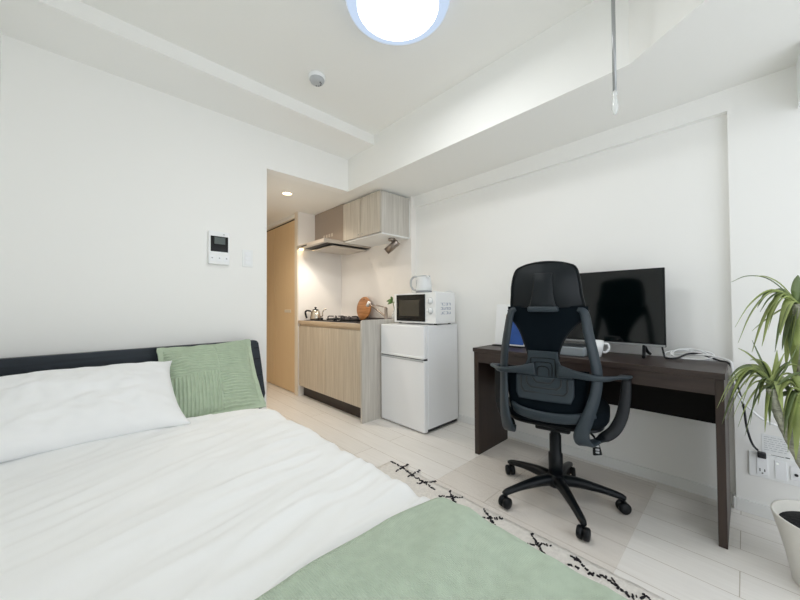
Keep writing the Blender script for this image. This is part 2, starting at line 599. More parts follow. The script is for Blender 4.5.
bm = nb(); box(bm, L(XL + .03, .13, .19), L(.77, 2.45, .385), .05, 4); obj('mattress', bm, 'mattress', bed)


def cloth_z(x, y):
    """top of duvet: long creases running across the bed"""
    q = Vector((x * 1.7 + y * .9, y * 7.5 - x * 2.2, 0))
    a = noise.noise(q) * .026 + abs(noise.noise(q * 1.9 + Vector((3, 1, 2)))) * -.024 + abs(noise.noise(Vector((x * 4 + y * 3, y * 15 - x * 4, 5)))) * -.014
    puff = .018 * math.sin(max(0, min(1, (x + .33) / 1.06)) * PI) + noise.noise(Vector((x * 2.2, y * 2.0, 9))) * .012
    return a * (.38 + .58 * max(0, min(1, (x + .1) / .7))) + puff


def draped(y0, y1, ny, nx, lift, xedge, zlow, amp=1.0, headfold=False):
    """a cloth over the bed: flat on top, round at the right edge, hanging down"""
    g = []
    for j in range(ny + 1):
        y = y0 + (y1 - y0) * j / ny
        row = []
        ex = xedge + amp * (.007 * noise.noise(Vector((0, y * 5.5, 2))) + .004 * noise.noise(Vector((4, y * 14, 2))))
        for i in range(nx + 1):
            s = i / nx
            flat = ex - .07 + .31
            arc = .12
            drop = .44 - zlow
            d = s * (flat + arc + drop)
            ztop = .425 + lift
            if d < flat:
                x = -.31 + d
                z = ztop + cloth_z(x, y) * amp
            elif d < flat + arc:
                t = (d - flat) / arc * PI / 2
                x = ex - .07 + .075 * math.sin(t)
                z = ztop - .075 * (1 - math.cos(t)) + cloth_z(x, y) * amp * (1 - (d - flat) / arc * .5)
            else:
                t = d - flat - arc
                x = ex + .005 + t * .22 + amp * .012 * noise.noise(Vector((t * 3, y * 9, 4))) * min(1, t * 10)
                z = ztop - .075 - t * .97
            if headfold:
                e = (y1 - y) / .13
                if e < 1:
                    z -= .045 * (1 - e) ** 2
            # rounded corner towards the headboard
            if headfold and y > y1 - .18 and x > .45:
                k = ((y - (y1 - .18)) / .18) ** 2
                z -= .02 * k
                x += .02 * k * (x - .45) / .3
            row.append(Vector((x, y, z)))
        g.append(row)
    return g


bm = nb()
thick_sheet(bm, draped(.55, 1.98, 170, 110, .028, .757, .16, 1.0, True), (-.004, 0, -.028))
tag(obj('duvet', bm, 'duvet'), 'rumpled white duvet spread over the bed', 'duvet')


def throw_grid():
    g = draped(.02, .60, 60, 110, .047, .757, .10, .40)
    for row in g:
        for p in row:
            p.z += .012 * noise.noise(Vector((p.x * 3, p.y * 3, 1)))
            t = max(0, (p.y - .5) / .1)
            p.y += t * (-.035 * max(0, min(1, (.5 - p.x) / .6)) + .03 * math.sin(p.x * 4 + .5) + .012 * noise.noise(Vector((p.x * 6, 0, 3))))
    return g


bm = nb(); thick_sheet(bm, throw_grid(), (-.003, 0, -.012))
tag(obj('throw_blanket', bm, 'throw'), 'sage green knitted throw across the foot of the bed', 'blanket')


def pillow_grid(bm, w, h, t, flange, origin, ux, uy, sag=0.0, seed=0, ears=0.0, n=36, wr=.006):
    """stuffed pillow centred at origin; ux, uy unit directions; flange = flat border"""
    un = ux.cross(uy).normalized()
    top, bot = [], []
    for j in range(n + 1):
        a, b = [], []
        for i in range(n + 1):
            u, v = i / n * 2 - 1, j / n * 2 - 1
            U, V = u, v
            pin = 1 - .055 * (1 - v * v) if ears == 0 else 1 - ears * (1 - abs(v) ** 3)
            pin2 = 1 - .05 * (1 - u * u) if ears == 0 else 1 - ears * (1 - abs(u) ** 3)
            fx, fy = flange / w * 2, flange / h * 2
            iu = min(1, abs(u) / (1 - fx)) if fx < 1 else 0
            iv = min(1, abs(v) / (1 - fy))
            hgt = ((1 - iu ** 2.6) * (1 - iv ** 2.6))
            hgt = max(0, hgt) ** .5
            p = origin + ux * (U * w / 2 * pin) + uy * (V * h / 2 * pin2)
            nz = noise.noise(Vector((u * 2.3 + seed, v * 2.3, seed))) * wr * 2 + noise.noise(Vector((u * 6 + seed, v * 6, seed + 3))) * wr
            edge = noise.noise(Vector((u * 5, v * 5, seed + 9))) * .006
            a.append(p + un * (t / 2 * hgt + nz * hgt + .004 + edge - sag * (1 - v * v) * 0))
            b.append(p - un * (t / 2 * hgt * .8 + .004 - edge))
        top.append(a); bot.append(b)
    A = [[bm.verts.new(p) for p in r] for r in top]
    B = [[bm.verts.new(p) for p in r] for r in bot]
    for i in range(n):
        for j in range(n):
            f = bm.faces.new((A[i][j], A[i][j + 1], A[i + 1][j + 1], A[i + 1][j])); f.smooth = True
            f = bm.faces.new((B[i][j], B[i + 1][j], B[i + 1][j + 1], B[i][j + 1])); f.smooth = True
    for i in range(n):
        for (P, Q) in (((i, 0), (i + 1, 0)), ((i + 1, n), (i, n)), ((0, i + 1), (0, i)), ((n, i), (n, i + 1))):
            f = bm.faces.new((A[P[0]][P[1]], A[Q[0]][Q[1]], B[Q[0]][Q[1]], B[P[0]][P[1]])); f.smooth = True
    return bm


X1 = Vector((1, 0, 0))
d = Vector((0, .48, .23)).normalized()
bm = nb(); pillow_grid(bm, .74, .53, .16, .0, Vector((-.03, 2.01, .580)), X1, d, seed=2, ears=.085, wr=.013, n=60)
tag(obj('pillow', bm, 'pillow'), 'plump white pillow leaning on the dark headboard', 'pillow')
# corduroy cushion: ribs as geometry in four alternating quarters
cu = thing('cushion', 'sage green corduroy cushion with patchwork ribs at the headboard', 'cushion', (.535, 2.21, .575))
d = Vector((.03, .36, .36)).normalized()
ux = Vector((1, 0, .03)).normalized()


def rib_cushion(bm, n=220):
    un = ux.cross(d).normalized()
    w, h = .52, .53
    t = .15
    A, B = [], []
    for j in range(n + 1):
        ra, rb = [], []
        for i in range(n + 1):
            u, v = i / n * 2 - 1, j / n * 2 - 1
            pin = 1 - .05 * (1 - v * v); pin2 = 1 - .05 * (1 - u * u)
            iu, iv = min(1, abs(u) / .92), min(1, abs(v) / .92)
            hg = max(0, (1 - iu ** 2.4) * (1 - iv ** 2.4)) ** .5
            p = ux * (u * w / 2 * pin) + d * (v * h / 2 * pin2)
            q = (u > .12) != (v > .02)
            rib = 0.0
            if iu < 1 and iv < 1:
                rib = .0044 * math.sin((u if q is False else v) * PI * 2 * 14)
                if u > .12 and v > .02:
                    rib = .0044 * math.sin(v * PI * 2 * 14)
                elif u <= .12 and v > .02:
                    rib = .0044 * math.sin((v * .9 + u * .12) * PI * 2 * 14)
                elif u <= .12:
                    rib = .0044 * math.sin(u * PI * 2 * 14)
                else:
                    rib = .0044 * math.sin(v * PI * 2 * 14)
                if abs(u - .12) < .012 or abs(v - .02) < .012:
                    rib = -.003
            wv = noise.noise(Vector((u * 3, v * 3, 7))) * .012
            ed = .010 * noise.noise(Vector((u * 4, v * 4, 17)))
            ra.append(p + un * (t / 2 * hg + rib + wv * hg + .004 + ed))
            rb.append(p - un * (t / 2 * hg * .7 + .004 - ed))
        A.append([bm.verts.new(x) for x in ra]); B.append([bm.verts.new(x) for x in rb])
    for i in range(n):
        for j in range(n):
            f = bm.faces.new((A[i][j], A[i][j + 1], A[i + 1][j + 1], A[i + 1][j])); f.smooth = True
            f = bm.faces.new((B[i][j], B[i + 1][j], B[i + 1][j + 1], B[i][j + 1])); f.smooth = True
    for i in range(n):
        for (P, Q) in (((i, 0), (i + 1, 0)), ((i + 1, n), (i, n)), ((0, i + 1), (0, i)), ((n, i), (n, i + 1))):
            bm.faces.new((A[P[0]][P[1]], A[Q[0]][Q[1]], B[Q[0]][Q[1]], B[P[0]][P[1]])).smooth = True
    return bm


bm = nb(); rib_cushion(bm); obj('cushion_cover', bm, 'cush', cu)
bm = nb()
loop_pts = []
for k in range(4 * 12):
    s, q = divmod(k, 12)
    t = q / 12 * 2 - 1
    u, v = ((t, -1), (1, t), (-t, 1), (-1, -t))[s]
    pin = 1 - .05 * (1 - v * v); pin2 = 1 - .05 * (1 - u * u)
    un = ux.cross(d).normalized()
    loop_pts.append(ux * (u * .26 * pin) + d * (v * .265 * pin2) + un * (.010 * noise.noise(Vector((u * 4, v * 4, 17)))))
tube(bm, loop_pts + [loop_pts[0]], .0065, 6, 2)
obj('piping', bm, 'cush_trim', cu)
bm = nb(); box(bm, (.075, 2.405, .40), (.40, 2.45, .675), .008)
tag(obj('flat_panel', bm, 'grey_p'), 'pale grey flat panel tucked between headboard and white pillow', 'panel')

# ------------------------------------------------------------------ rug with black yarn marks
bm = nb()
g = []
for j in range(61):
    y = -.25 + 1.82 * j / 60
    row = []
    for i in range(25):
        x = .84 + .568 * i / 24
        jx = .006 * noise.noise(Vector((y * 20, 0, 1))) if i == 24 else 0
        row.append(Vector((x + jx, y, .011 + .002 * noise.noise(Vector((x * 40, y * 40, 0))))))
    g.append(row)
thick_sheet(bm, g, lambda p: Vector((0, 0, .001 - p.z)))


def yarn(bm, a, b):
    a, b = Vector(a), Vector(b)
    n = max(3, int((b - a).length / .011))
    for k in range(n + 1):
        p = a.lerp(b, k / n) + Vector((random.uniform(-.004, .004), random.uniform(-.004, .004), 0))
        ang = random.uniform(0, PI)
        l = random.uniform(.004, .008)
        dx, dy = math.cos(ang) * l, math.sin(ang) * l
        q = .0045
        o = [(p.x - dx - dy * .5, p.y - dy + dx * .5, .011), (p.x + dx - dy * .4, p.y + dy + dx * .4, .011), (p.x + dx + dy * .5, p.y + dy - dx * .5, .011), (p.x - dx + dy * .4, p.y - dy - dx * .4, .011)]
        prism(bm, o, (0, 0, q), 1)


rg = lambda x, y: px(x, y, 2, .0145)
for a, b in (((391, 461), (404, 468)), ((396, 471), (408, 464)), ((404, 468), (412, 475)), ((408, 476), (420, 470)), ((412, 475), (426, 483)), ((418, 483), (436, 481)), ((426, 483), (434, 489)),
             ((440, 496), (462, 497)), ((450, 491), (456, 504)), ((470, 517), (502, 518)), ((484, 509), (499, 531)),
             ((518, 543), (551, 545)), ((532, 534), (546, 556)), ((568, 564), (579, 568)), ((571, 556), (580, 561)), ((576, 557), (590, 573)), ((590, 573), (606, 577)), ((606, 577), (618, 587)), ((612, 579), (622, 590)), ((622, 590), (632, 597)), ((634, 596), (646, 597)), ((645, 594), (652, 602))):
    yarn(bm, rg(*a), rg(*b))
tag(obj('rug', bm, ['rug', 'rug_k']), 'cream rug with black cross marks beside the bed', 'rug')

# clear mat under the chair
bm = nb(); box(bm, (1.412, .353, .0004), (2.29, 1.235, .0024), .0006, 1)
tag(obj('chair_mat', bm, 'mat'), 'clear plastic floor mat under the office chair', 'mat')

# ------------------------------------------------------------------ kitchen unit
ku = thing('kitchen_unit', 'pale wood kitchen counter unit with sink and grey end panel', 'kitchen counter', (XF, YK, 0))
K = lambda x, y, z: (x - XF, y - YK, z)
YR = 3.45
bm = nb(); box(bm, K(1.722, YK + .022, .118), K(2.26, YR, .80)); obj('carcass', bm, 'cab', ku)
bm = nb(); box(bm, K(1.76, YK + .022, 0), K(1.78, YR, .118)); tag(obj('toe_kick', bm, 'kick', ku), 'dark brown toe kick')
for i, (y0, y1) in enumerate(((YK + .023, 2.885), (2.888, YR))):
    bm = nb(); box(bm, K(1.702, y0, .12), K(1.722, y1, .788), .0015, 1); obj('door', bm, 'cab', ku)
bm = nb(); box(bm, K(1.71, YK + .022, .79), K(1.725, YR, .815)); obj('finger_rail', bm, 'edge', ku)
bm = nb(); box(bm, K(1.693, YK + .021, .812), K(1.72, YR, .846), .003); obj('worktop_edge', bm, 'edge', ku)
bm = nb()
for a, b in (((1.72, YK + .021), (2.265, 2.34)), ((1.72, 2.70), (2.265, YR)), ((1.72, 2.34), (1.80, 2.70)), ((2.15, 2.34), (2.265, 2.70))):
    box(bm, K(a[0], a[1], .815), K(b[0], b[1], .846))
box(bm, K(2.253, YK + .021, .846), K(2.268, YR, .875))
obj('worktop', bm, 'steel_top', ku)
bm = nb()
box(bm, K(1.80, 2.34, .70), K(2.15, 2.70, .705)); box(bm, K(1.797, 2.34, .70), K(1.80, 2.70, .846)); box(bm, K(2.15, 2.34, .70), K(2.153, 2.70, .846)); box(bm, K(1.80, 2.337, .70), K(2.15, 2.34, .846)); box(bm, K(1.80, 2.70, .70), K(2.15, 2.703, .846))
obj('sink', bm, 'steel', ku)
bm = nb()
o = [(1.685, 0), (2.268, 0), (2.268, .880), (1.705, .880), (1.691, .874), (1.685, .860)]
prism(bm, [K(x, YK, z) for x, z in o], (0, .021, 0)); tag(obj('end_panel', bm, 'cab_side', ku), 'greyish wood end panel')
fa = thing('faucet', 'chrome lever faucet at the kitchen sink', 'faucet', (2.19, 2.52, .846))
bm = nb(); lathe(bm, [(.026, 0), (.026, .012), (.018, .02), (.016, .13), (.013, .14)], (0, 0, 0)); obj('body', bm, 'dark_steel', fa)
bm = nb(); tube(bm, [(0, .01, .05), (-.01, .10, .10), (-.02, .26, .185)], .010, 10); obj('spout', bm, 'dark_steel', fa)
bm = nb(); cyl(bm, (-.02, .25, .20), (-.02, .285, .155), .017, .017); tag(obj('spout_head', bm, 'white_p', fa), 'white spout head')
bm = nb(); ribbon(bm, [(0, 0, .14), (-.01, .06, .152), (-.02, .13, .165)], .02, .008, (1, 0, 0)); obj('lever', bm, 'dark_steel', fa)

gs = thing('gas_stove', 'black two burner gas hob set in the worktop', 'stove', (1.99, 3.0, .846))
bm = nb(); box(bm, (-.21, -.24, 0), (.20, .26, .012), .004); obj('hob_plate', bm, 'black_gloss', gs)
for y in (-.12, .14):
    bm = nb(); lathe(bm, [(.045, .012), (.045, .022), (.03, .028), (.001, .028)], (0, y, 0), 24); obj('burner', bm, 'iron', gs)
    bm = nb()
    for k in range(6):
        a = k * PI / 3
        c, s = math.cos(a), math.sin(a)
        tube(bm, [(c * .10, y + s * .10, .012), (c * .095, y + s * .095, .045), (c * .03, y + s * .03, .045)], .005, 6, 4)
    pts = [(math.cos(2 * PI * k / 24) * .10, y + math.sin(2 * PI * k / 24) * .10, .016) for k in range(25)]
    tube(bm, pts, .005, 6, 1)
    obj('grate', bm, 'iron', gs)
    bm = nb(); cyl(bm, (-.18, y, .012), (-.18, y, .034), .016); obj('knob', bm, 'black', gs)

tk = thing('stovetop_kettle', 'small steel kettle with black handle on the worktop', 'kettle', (1.845, 3.335, .850))
bm = nb(); lathe(bm, [(.058, 0), (.062, .004), (.061, .02), (.05, .085), (.04, .10), (.037, .105), (.001, .108)], (0, 0, .004)); obj('body', bm, 'kettle_steel', tk)
bm = nb(); lathe(bm, [(.036, .108), (.03, .118), (.008, .122), (.008, .128), (.013, .132), (.013, .142), (.001, .146)], (0, 0, 0)); obj('lid', bm, ['black'], tk)
bm = nb(); ribbon(bm, [(-.042, .03, .098), (-.075, .055, .105), (-.09, .065, .085), (-.085, .06, .045), (-.078, .055, .02)], .026, .018, (.6, .8, 0)); obj('handle', bm, 'black', tk)
bm = nb(); tube(bm, [(.035, -.035, .03), (.055, -.055, .045), (.055, -.06, .085), (.068, -.075, .115), (.085, -.09, .118)], .008, 8, 6, r_end=.005); obj('spout', bm, 'kettle_steel', tk)
bm = nb(); box(bm, (1.775, 3.285, .846), (1.905, 3.425, .850), .0015, 1)
tag(obj('kettle_tray', bm, 'iron'), 'dark flat tray beneath the steel kettle', 'tray')

cb = thing('cutting_board', 'round wooden board leaning against the kitchen backsplash', 'cutting board', (2.215, 2.925, .848))
bm = nb()
ax = Vector((-1, 0, .12)).normalized()
lathe(bm, [(.001, -.008), (.122, -.008), (.128, -.003), (.128, .003), (.122, .008), (.001, .008)], (0, 0, .130), 48, 0, ax)
obj('board', bm, 'board', cb)
bm = nb(); lathe(bm, [(.008, -.0095), (.008, .0095)], Vector((0, 0, .13)) + Vector((.012, 0, .10)), 16, 0, ax); tag(obj('hanging_hole', bm, 'kick', cb), 'dark hanging hole')

sp = thing('bottle_plant', 'green leafy sprig in a small glass bottle beside the microwave', 'plant', (2.19, 2.395, .846))
bm = nb(); lathe(bm, [(.026, 0), (.028, .005), (.028, .06), (.012, .085), (.012, .11)], (0, 0, 0), 20); obj('bottle', bm, 'clearp', sp)
bm = nb()
for p in ([(0, 0, .02), (0, 0, .12), (-.01, .01, .2)], [(0, 0, .02), (0, -.005, .12), (-.015, -.03, .23)]):
    tube(bm, p, .003, 6)
obj('stem', bm, 'sprig', sp)
bm = nb()
for b0, tip in (((-.01, .01, .2), (-.04, .07, .20)), ((-.01, .01, .2), (-.03, .02, .245)), ((-.015, -.03, .23), (-.03, -.06, .25)), ((-.012, 0, .18), (-.03, -.05, .19)), ((-.01, .01, .19), (-.05, .04, .17))):
    a, b = Vector(b0), Vector(tip)
    ribbon(bm, [a, a.lerp(b, .35) + Vector((0, 0, .01)), a.lerp(b, .7) + Vector((0, 0, .008)), b], [.005, .032, .026, .004], .0025, (.4, .2, .8), 4)
obj('leaves', bm, 'sprig', sp)

# wall cabinet
wc = thing('wall_cabinet', 'pale wood kitchen wall cabinet under the low ceiling', 'cabinet', (1.896, YK, 1.672))
bm = nb(); box(bm, (.02, 0, 0), (.37, .012, .385), .001, 1); tag(obj('side_panel', bm, 'cab_side', wc), 'greyish wood side panel')
bm = nb(); box(bm, (.02, .012, .004), (.37, .595, .385)); obj('carcass', bm, 'white_p', wc)
for y0, y1 in ((0.0, .298), (.301, .595)):
    bm = nb(); box(bm, (0, y0, .004), (.019, y1, .382), .0015, 1); p = obj('door', bm, 'cab_up', wc)
    bm = nb(); yy = y1 - .03 if y0 == 0 else y0 + .03; box(bm, (-.006, yy - .004, .02), (0, yy + .004, .034), .001, 1); obj('pull', bm, 'steel', p)
bm = nb(); box(bm, (.37, -.01, .0), (.376, 0, .36)); box(bm, (.02, 0, -.012), (.374, .595, 0)); obj('bottom_board', bm, 'trim', wc)
# range hood
rh = thing('range_hood', 'slim steel range hood above the gas stove', 'range hood', (1.68, 2.865, 1.634))
bm = nb()
o = [(0, 0, .012), (0, 0, .048), (.59, 0, .048), (.59, 0, .012)]
prism(bm, [(x, 0, z) for x, y, z in o], (0, .59, 0)); obj('canopy', bm, 'hood', rh)
bm = nb(); box(bm, (.05, .02, .0085), (.585, .50, .0125)); tag(obj('filter_recess', bm, 'black', rh), 'dark filter recess')
bm = nb(); box(bm, (.12, .055, -.012), (.575, .47, .002), .004); obj('rectifier_panel', bm, 'hood', rh)
bm = nb(); lathe(bm, [(.022, .005), (.022, .013)], (.035, .555, 0), 20); tag(obj('hood_light', bm, 'warm', rh), 'lit warm hood light')
bm = nb(); box(bm, (-.001, .36, .022), (.0, .48, .034)); tag(obj('button_strip', bm, 'black', rh), 'dark button strip')
bm = nb(); box(bm, (.225, .0, .048), (.60, .592, .438), .002, 1); dc = obj('duct_cover', bm, 'duct', rh)
hl = bpy.data.lights.new('hood_beam', 'SPOT'); hl.energy = 11; hl.color = (1, .93, .84); hl.spot_size = 2.7; hl.spot_blend = .7; hl.shadow_soft_size = .03
ho = bpy.data.objects.new('hood_beam', hl); C.objects.link(ho); ho.parent = rh; ho.location = (.06, .30, -.03)
for k in range(4):
    bm = nb(); box(bm, (.2243, .20 + k * .055, .13), (.2252, .235 + k * .055, .165))
    tag(obj('vent_slot', bm, 'hood', dc), 'pressed vent mark')

# spot lamp under the cabinet
sl = thing('spot_lamp', 'small metal spot lamp under the kitchen wall cabinet', 'lamp', (2.13, 2.36, 1.660))
bm = nb(); lathe(bm, [(.032, 0), (.034, -.006), (.034, -.02), (.03, -.024), (.001, -.024)], (0, 0, 0), 28); obj('mount', bm, 'dark_steel', sl)
bm = nb(); tube(bm, [(0, 0, -.02), (0, -.005, -.04), (.005, -.015, -.052)], .006, 8); obj('arm', bm, 'dark_steel', sl)
bm = nb(); a, b = Vector((.03, -.045, -.040)), Vector((-.03, .045, -.125)); dr_ = (b - a)
lathe(bm, [(.028, -.01), (.034, -.002), (.034, dr_.length), (.029, dr_.length), (.028, dr_.length - .02), (.001, dr_.length - .02)], a, 28, 0, dr_); hd = obj('lamp_head', bm, 'dark_steel', sl)
bm = nb(); lathe(bm, [(.024, 0), (.024, .003)], b - dr_.normalized() * .018, 20, 0, dr_); obj('bulb', bm, 'warm', hd)
ls = bpy.data.lights.new('spot_lamp_beam', 'SPOT'); ls.energy = 22; ls.color = (1, .82, .6); ls.spot_size = 1.5; ls.spot_blend = .7; ls.shadow_soft_size = .02
lo = bpy.data.objects.new('spot_lamp_beam', ls); C.objects.link(lo); lo.parent = sl; lo.location = b + dr_.normalized() * .004; lo.rotation_euler = dr_.to_track_quat('-Z', 'Y').to_euler()

# ------------------------------------------------------------------ fridge, microwave, kettle
fr = thing('refrigerator', 'small white two door refrigerator beside the kitchen counter', 'refrigerator', (1.88, 1.715, 0))
FW, FD, FH = .52, .43, .842
bm = nb(); box(bm, (.045, 0, .03), (FD, FW, FH), .008, 3); obj('body', bm, 'white_met', fr)
bm = nb(); box(bm, (.05, .01, .01), (FD - .01, FW - .01, .03)); obj('plinth', bm, 'slot', fr)
for nm, z0, z1 in (('freezer_door', .583, .842), ('fridge_door', .012, .570)):
    bm = nb(); box(bm, (0, 0, z0), (.042, FW, z1), .010, 4); p = obj(nm, bm, 'white_met', fr)
    bm = nb()
    if nm == 'freezer_door':
        box(bm, (-.006, .01, z0 - .002), (.03, FW - .005, z0 + .016), .004)
    else:
        box(bm, (-.004, .01, z1 - .012), (.03, FW - .005, z1 + .004), .004)
    tag(obj('handle_lip', bm, 'white_p' if nm == 'freezer_door' else 'grey_p', p), 'grip lip along the door edge')
bm = nb(); box(bm, (.008, .004, .566), (.042, FW - .004, .587)); obj('door_gap', bm, 'slot', fr)
bm = nb(); box(bm, (.0, .002, .843), (.05, .05, .850), .002); obj('hinge_cover', bm, 'white_p', fr)
for y in (.04, FW - .04):
    bm = nb(); cyl(bm, (.06, y, 0), (.06, y, .012), .016); obj('foot', bm, 'black', fr)

mw = thing('microwave', 'white microwave oven with black door on the refrigerator', 'microwave', (2.0, 1.695, .846))
MW, MD, MH = .495, .25, .255
bm = nb(); box(bm, (.012, 0, .01), (MD, MW, .01 + MH), .005); obj('body', bm, 'white_p', mw)
bm = nb(); box(bm, (0, .002, .010), (.014, MW - .002, .01 + MH - .002), .004); obj('front_frame', bm, 'white_p', mw)
bm = nb(); box(bm, (-.008, .115, .024), (.002, MW - .04, .01 + MH - .014), .003); dd = obj('door', bm, 'black_gloss', mw)
bm = nb(); box(bm, (-.0088, .175, .068), (-.0078, MW - .075, .205), .0003, 1); tag(obj('window', bm, 'lens', dd), 'brownish see-through window')
for z in (.195, .115):
    bm = nb(); lathe(bm, [(.026, .0), (.026, .006), (.022, .007), (.020, .02), (.001, .021)], (0, .06, z), 28, 0, (-1, 0, 0)); kb = obj('knob', bm, 'white_p', mw)
    bm = nb(); lathe(bm, [(.0285, 0), (.0285, .0015), (.0265, .0016)], (0, .06, z), 28, 0, (-1, 0, 0)); tag(obj('dial_ring', bm, 'ink', kb), 'grey dial ring')
    bm = nb(); box(bm, (-.0225, .058, z - .018), (-.02, .062, z + .018)); obj('pointer', bm, 'grey_p', kb)
bm = nb()                                   # printed notice with small rows on the right side
for r in range(3):
    for k in range(4):
        x0 = .06 + k * .034
        z0 = .085 + r * .036
        q = .0035
        for a, b in (((x0, z0), (x0 + .026, z0 + q)), ((x0, z0 + .018), (x0 + .026, z0 + .018 + q)), ((x0, z0), (x0 + q, z0 + .02)), ((x0 + .017, z0), (x0 + .026, z0 + .02))):
            if random.random() < .8:
                box(bm, (a[0], -.0006, a[1]), (b[0], .0002, b[1]))
tag(obj('printed_notice', bm, 'ink_blue', mw), 'printed notice in blue grey rows')
for x in (.04, MD - .03):
    for y in (.04, MW - .04):
        bm = nb(); cyl(bm, (x, y, 0), (x, y, .012), .012); obj('foot', bm, 'black', mw)

ek = thing('electric_kettle', 'white electric kettle standing on the microwave', 'kettle', (2.135, 1.945, 1.111))
bm = nb(); lathe(bm, [(.07, 0), (.072, .004), (.072, .018), (.068, .020)], (0, 0, 0), 36); obj('power_base', bm, 'ink_dark', ek)
bm = nb(); lathe(bm, [(.066, .021), (.07, .028), (.069, .06), (.061, .135), (.058, .145)], (0, 0, 0), 36); bd = obj('body', bm, 'kettle_w', ek)
bm = nb(); lathe(bm, [(.0575, .145), (.054, .153), (.03, .158), (.001, .159)], (0, 0, 0), 36); obj('lid', bm, 'grey_p', ek)
hdir = Vector((-.35, .94, 0)).normalized()
bm = nb()
ribbon(bm, [hdir * .05 + Vector((0, 0, .146)), hdir * .09 + Vector((0, 0, .150)), hdir * .122 + Vector((0, 0, .125)), hdir * .126 + Vector((0, 0, .075)), hdir * .10 + Vector((0, 0, .035)), hdir * .066 + Vector((0, 0, .03))], .024, .014, Vector((.94, .35, 0)))
obj('handle', bm, 'grey_p', ek)
bm = nb(); sd = Vector((-.80, .60, 0)); c0 = sd * .0655 + Vector((0, 0, .085))
ribbon(bm, [c0 + Vector((0, 0, -.035)) + sd * .003, c0, c0 + Vector((0, 0, .035)) - sd * .004], [.016, .02, .016], .004, Vector((.6, .8, 0))); tag(obj('water_gauge', bm, 'ink', bd), 'grey water gauge')
bm = nb(); ribbon(bm, [(-.02, -.055, .14), (-.03, -.07, .143), (-.035, -.078, .142)], [.03, .022, .012], .012, (1, -.4, 0)); obj('spout', bm, 'white_p', ek)
bm = nb(); z = 1.116; tube(bm, [(2.16, 1.90, z), (2.19, 1.86, z), (2.15, 1.80, z), (2.12, 1.82, z + .006), (2.17, 1.85, z + .008), (2.22, 1.80, z), (2.235, 1.74, z + .01), (2.238, 1.715, z)], .0045, 8)
tag(obj('coiled_lead', bm, 'cable_w'), 'white kettle cord coiled on top of the microwave', 'cord')

# ------------------------------------------------------------------ desk
dk = thing('desk', 'dark brown desk with panel legs against the right wall', 'desk', (1.885, .06, 0))
DW, DD, DH = 1.216, .40, .715
bm = nb(); box(bm, (0, 0, DH - .026), (DD, DW, DH), .0015, 1); obj('desktop', bm, 'desk', dk)
bm = nb(); box(bm, (.008, .032, DH - .095), (.026, DW - .036, DH - .026)); obj('apron', bm, 'desk', dk)
bm = nb(); box(bm, (.006, .004, 0), (DD - .005, .032, DH - .026), .001, 1); obj('leg_panel', bm, 'desk_leg', dk)
bm = nb(); box(bm, (.012, DW - .036, 0), (DD - .005, DW - .002, DH - .026), .001, 1); obj('leg_panel', bm, 'desk_leg', dk)
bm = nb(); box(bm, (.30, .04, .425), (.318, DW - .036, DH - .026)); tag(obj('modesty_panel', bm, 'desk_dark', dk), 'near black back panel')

tv = thing('television', 'black flat television on dark desk behind the office chair', 'television', (2.2, .655, .715))
bm = nb(); box(bm, (0.0, -.366, .058), (.02, .366, .482), .003); cs = obj('bezel', bm, 'black', tv)
bm = nb(); box(bm, (.018, -.29, .10), (.06, .29, .40), .012); obj('back_cover', bm, 'black', tv)
bm = nb(); box(bm, (-.0008, -.36, .076), (.0006, .36, .477)); obj('screen', bm, 'screen_off', tv)
bm = nb(); box(bm, (-.002, -.364, .058), (.004, .364, .070), .001, 1); tag(obj('lower_trim', bm, 'silver', tv), 'silver lower trim')
for y in (-.27, .27):
    bm = nb()
    tube(bm, [(.01, y, .065), (-.04, y - .008, .025), (-.085, y - .014, .008)], .008, 8, 5)
    tube(bm, [(.01, y, .065), (.05, y - .008, .025), (.085, y - .014, .008)], .008, 8, 5)
    obj('foot', bm, 'black', tv)

mg = thing('mug', 'white mug on the desk beside the office chair', 'mug', (2.03, .575, .715))
bm = nb(); lathe(bm, [(.026, 0), (.030, .003), (.040, .05), (.043, .088), (.0405, .089), (.037, .05), (.028, .012), (.001, .010)], (0, 0, 0), 36); obj('cup', bm, 'white_p', mg)
bm = nb(); hv = Vector((.4, -.92, 0)).normalized()
tube(bm, [hv * .040 + Vector((0, 0, .072)), hv * .062 + Vector((0, 0, .070)), hv * .066 + Vector((0, 0, .045)), hv * .052 + Vector((0, 0, .026)), hv * .036 + Vector((0, 0, .026))], .006, 8); obj('handle', bm, 'white_p', mg)

gb = thing('media_box', 'flat grey box with dark lid on desk behind the chair', 'box', (2.04, .74, .715))
bm = nb(); box(bm, (-.085, -.13, 0), (.085, .13, .05), .006); obj('case', bm, 'grey_box', gb)
bm = nb(); box(bm, (-.08, -.125, .0495), (.08, .125, .054), .002); tag(obj('lid', bm, 'grey_lid', gb), 'dark lid')

st = thing('leaflet_stand', 'white leaflet stand with a blue printed sheet on the desk', 'sign', (2.13, 1.135, .715))
bm = nb(); box(bm, (-.05, -.11, 0), (.05, .11, .008), .002); tag(obj('base', bm, 'black', st), 'black base')
tilt = Vector((.035, 0, .285))
bm = nb(); prism(bm, [(-.012, -.11, .008), (-.012, .11, .008), (.012, .11, .008), (.012, -.11, .008)], tilt); obj('sleeve', bm, 'paper', st)
bm = nb(); f0 = Vector((-.0135, 0, .01))
q = lambda y, s: f0 + tilt * s + Vector((0, y, 0))
prism(bm, [q(-.105, .02), q(.032, .02), q(.032, .60), q(-.105, .60)], (.001, 0, 0)); obj('blue_print', bm, 'blue', st)
bm = nb(); prism(bm, [q(-.105, .61), q(.032, .61), q(.032, .74), q(-.105, .74)], (.001, 0, 0)); obj('beige_print', bm, 'beige_print', st)

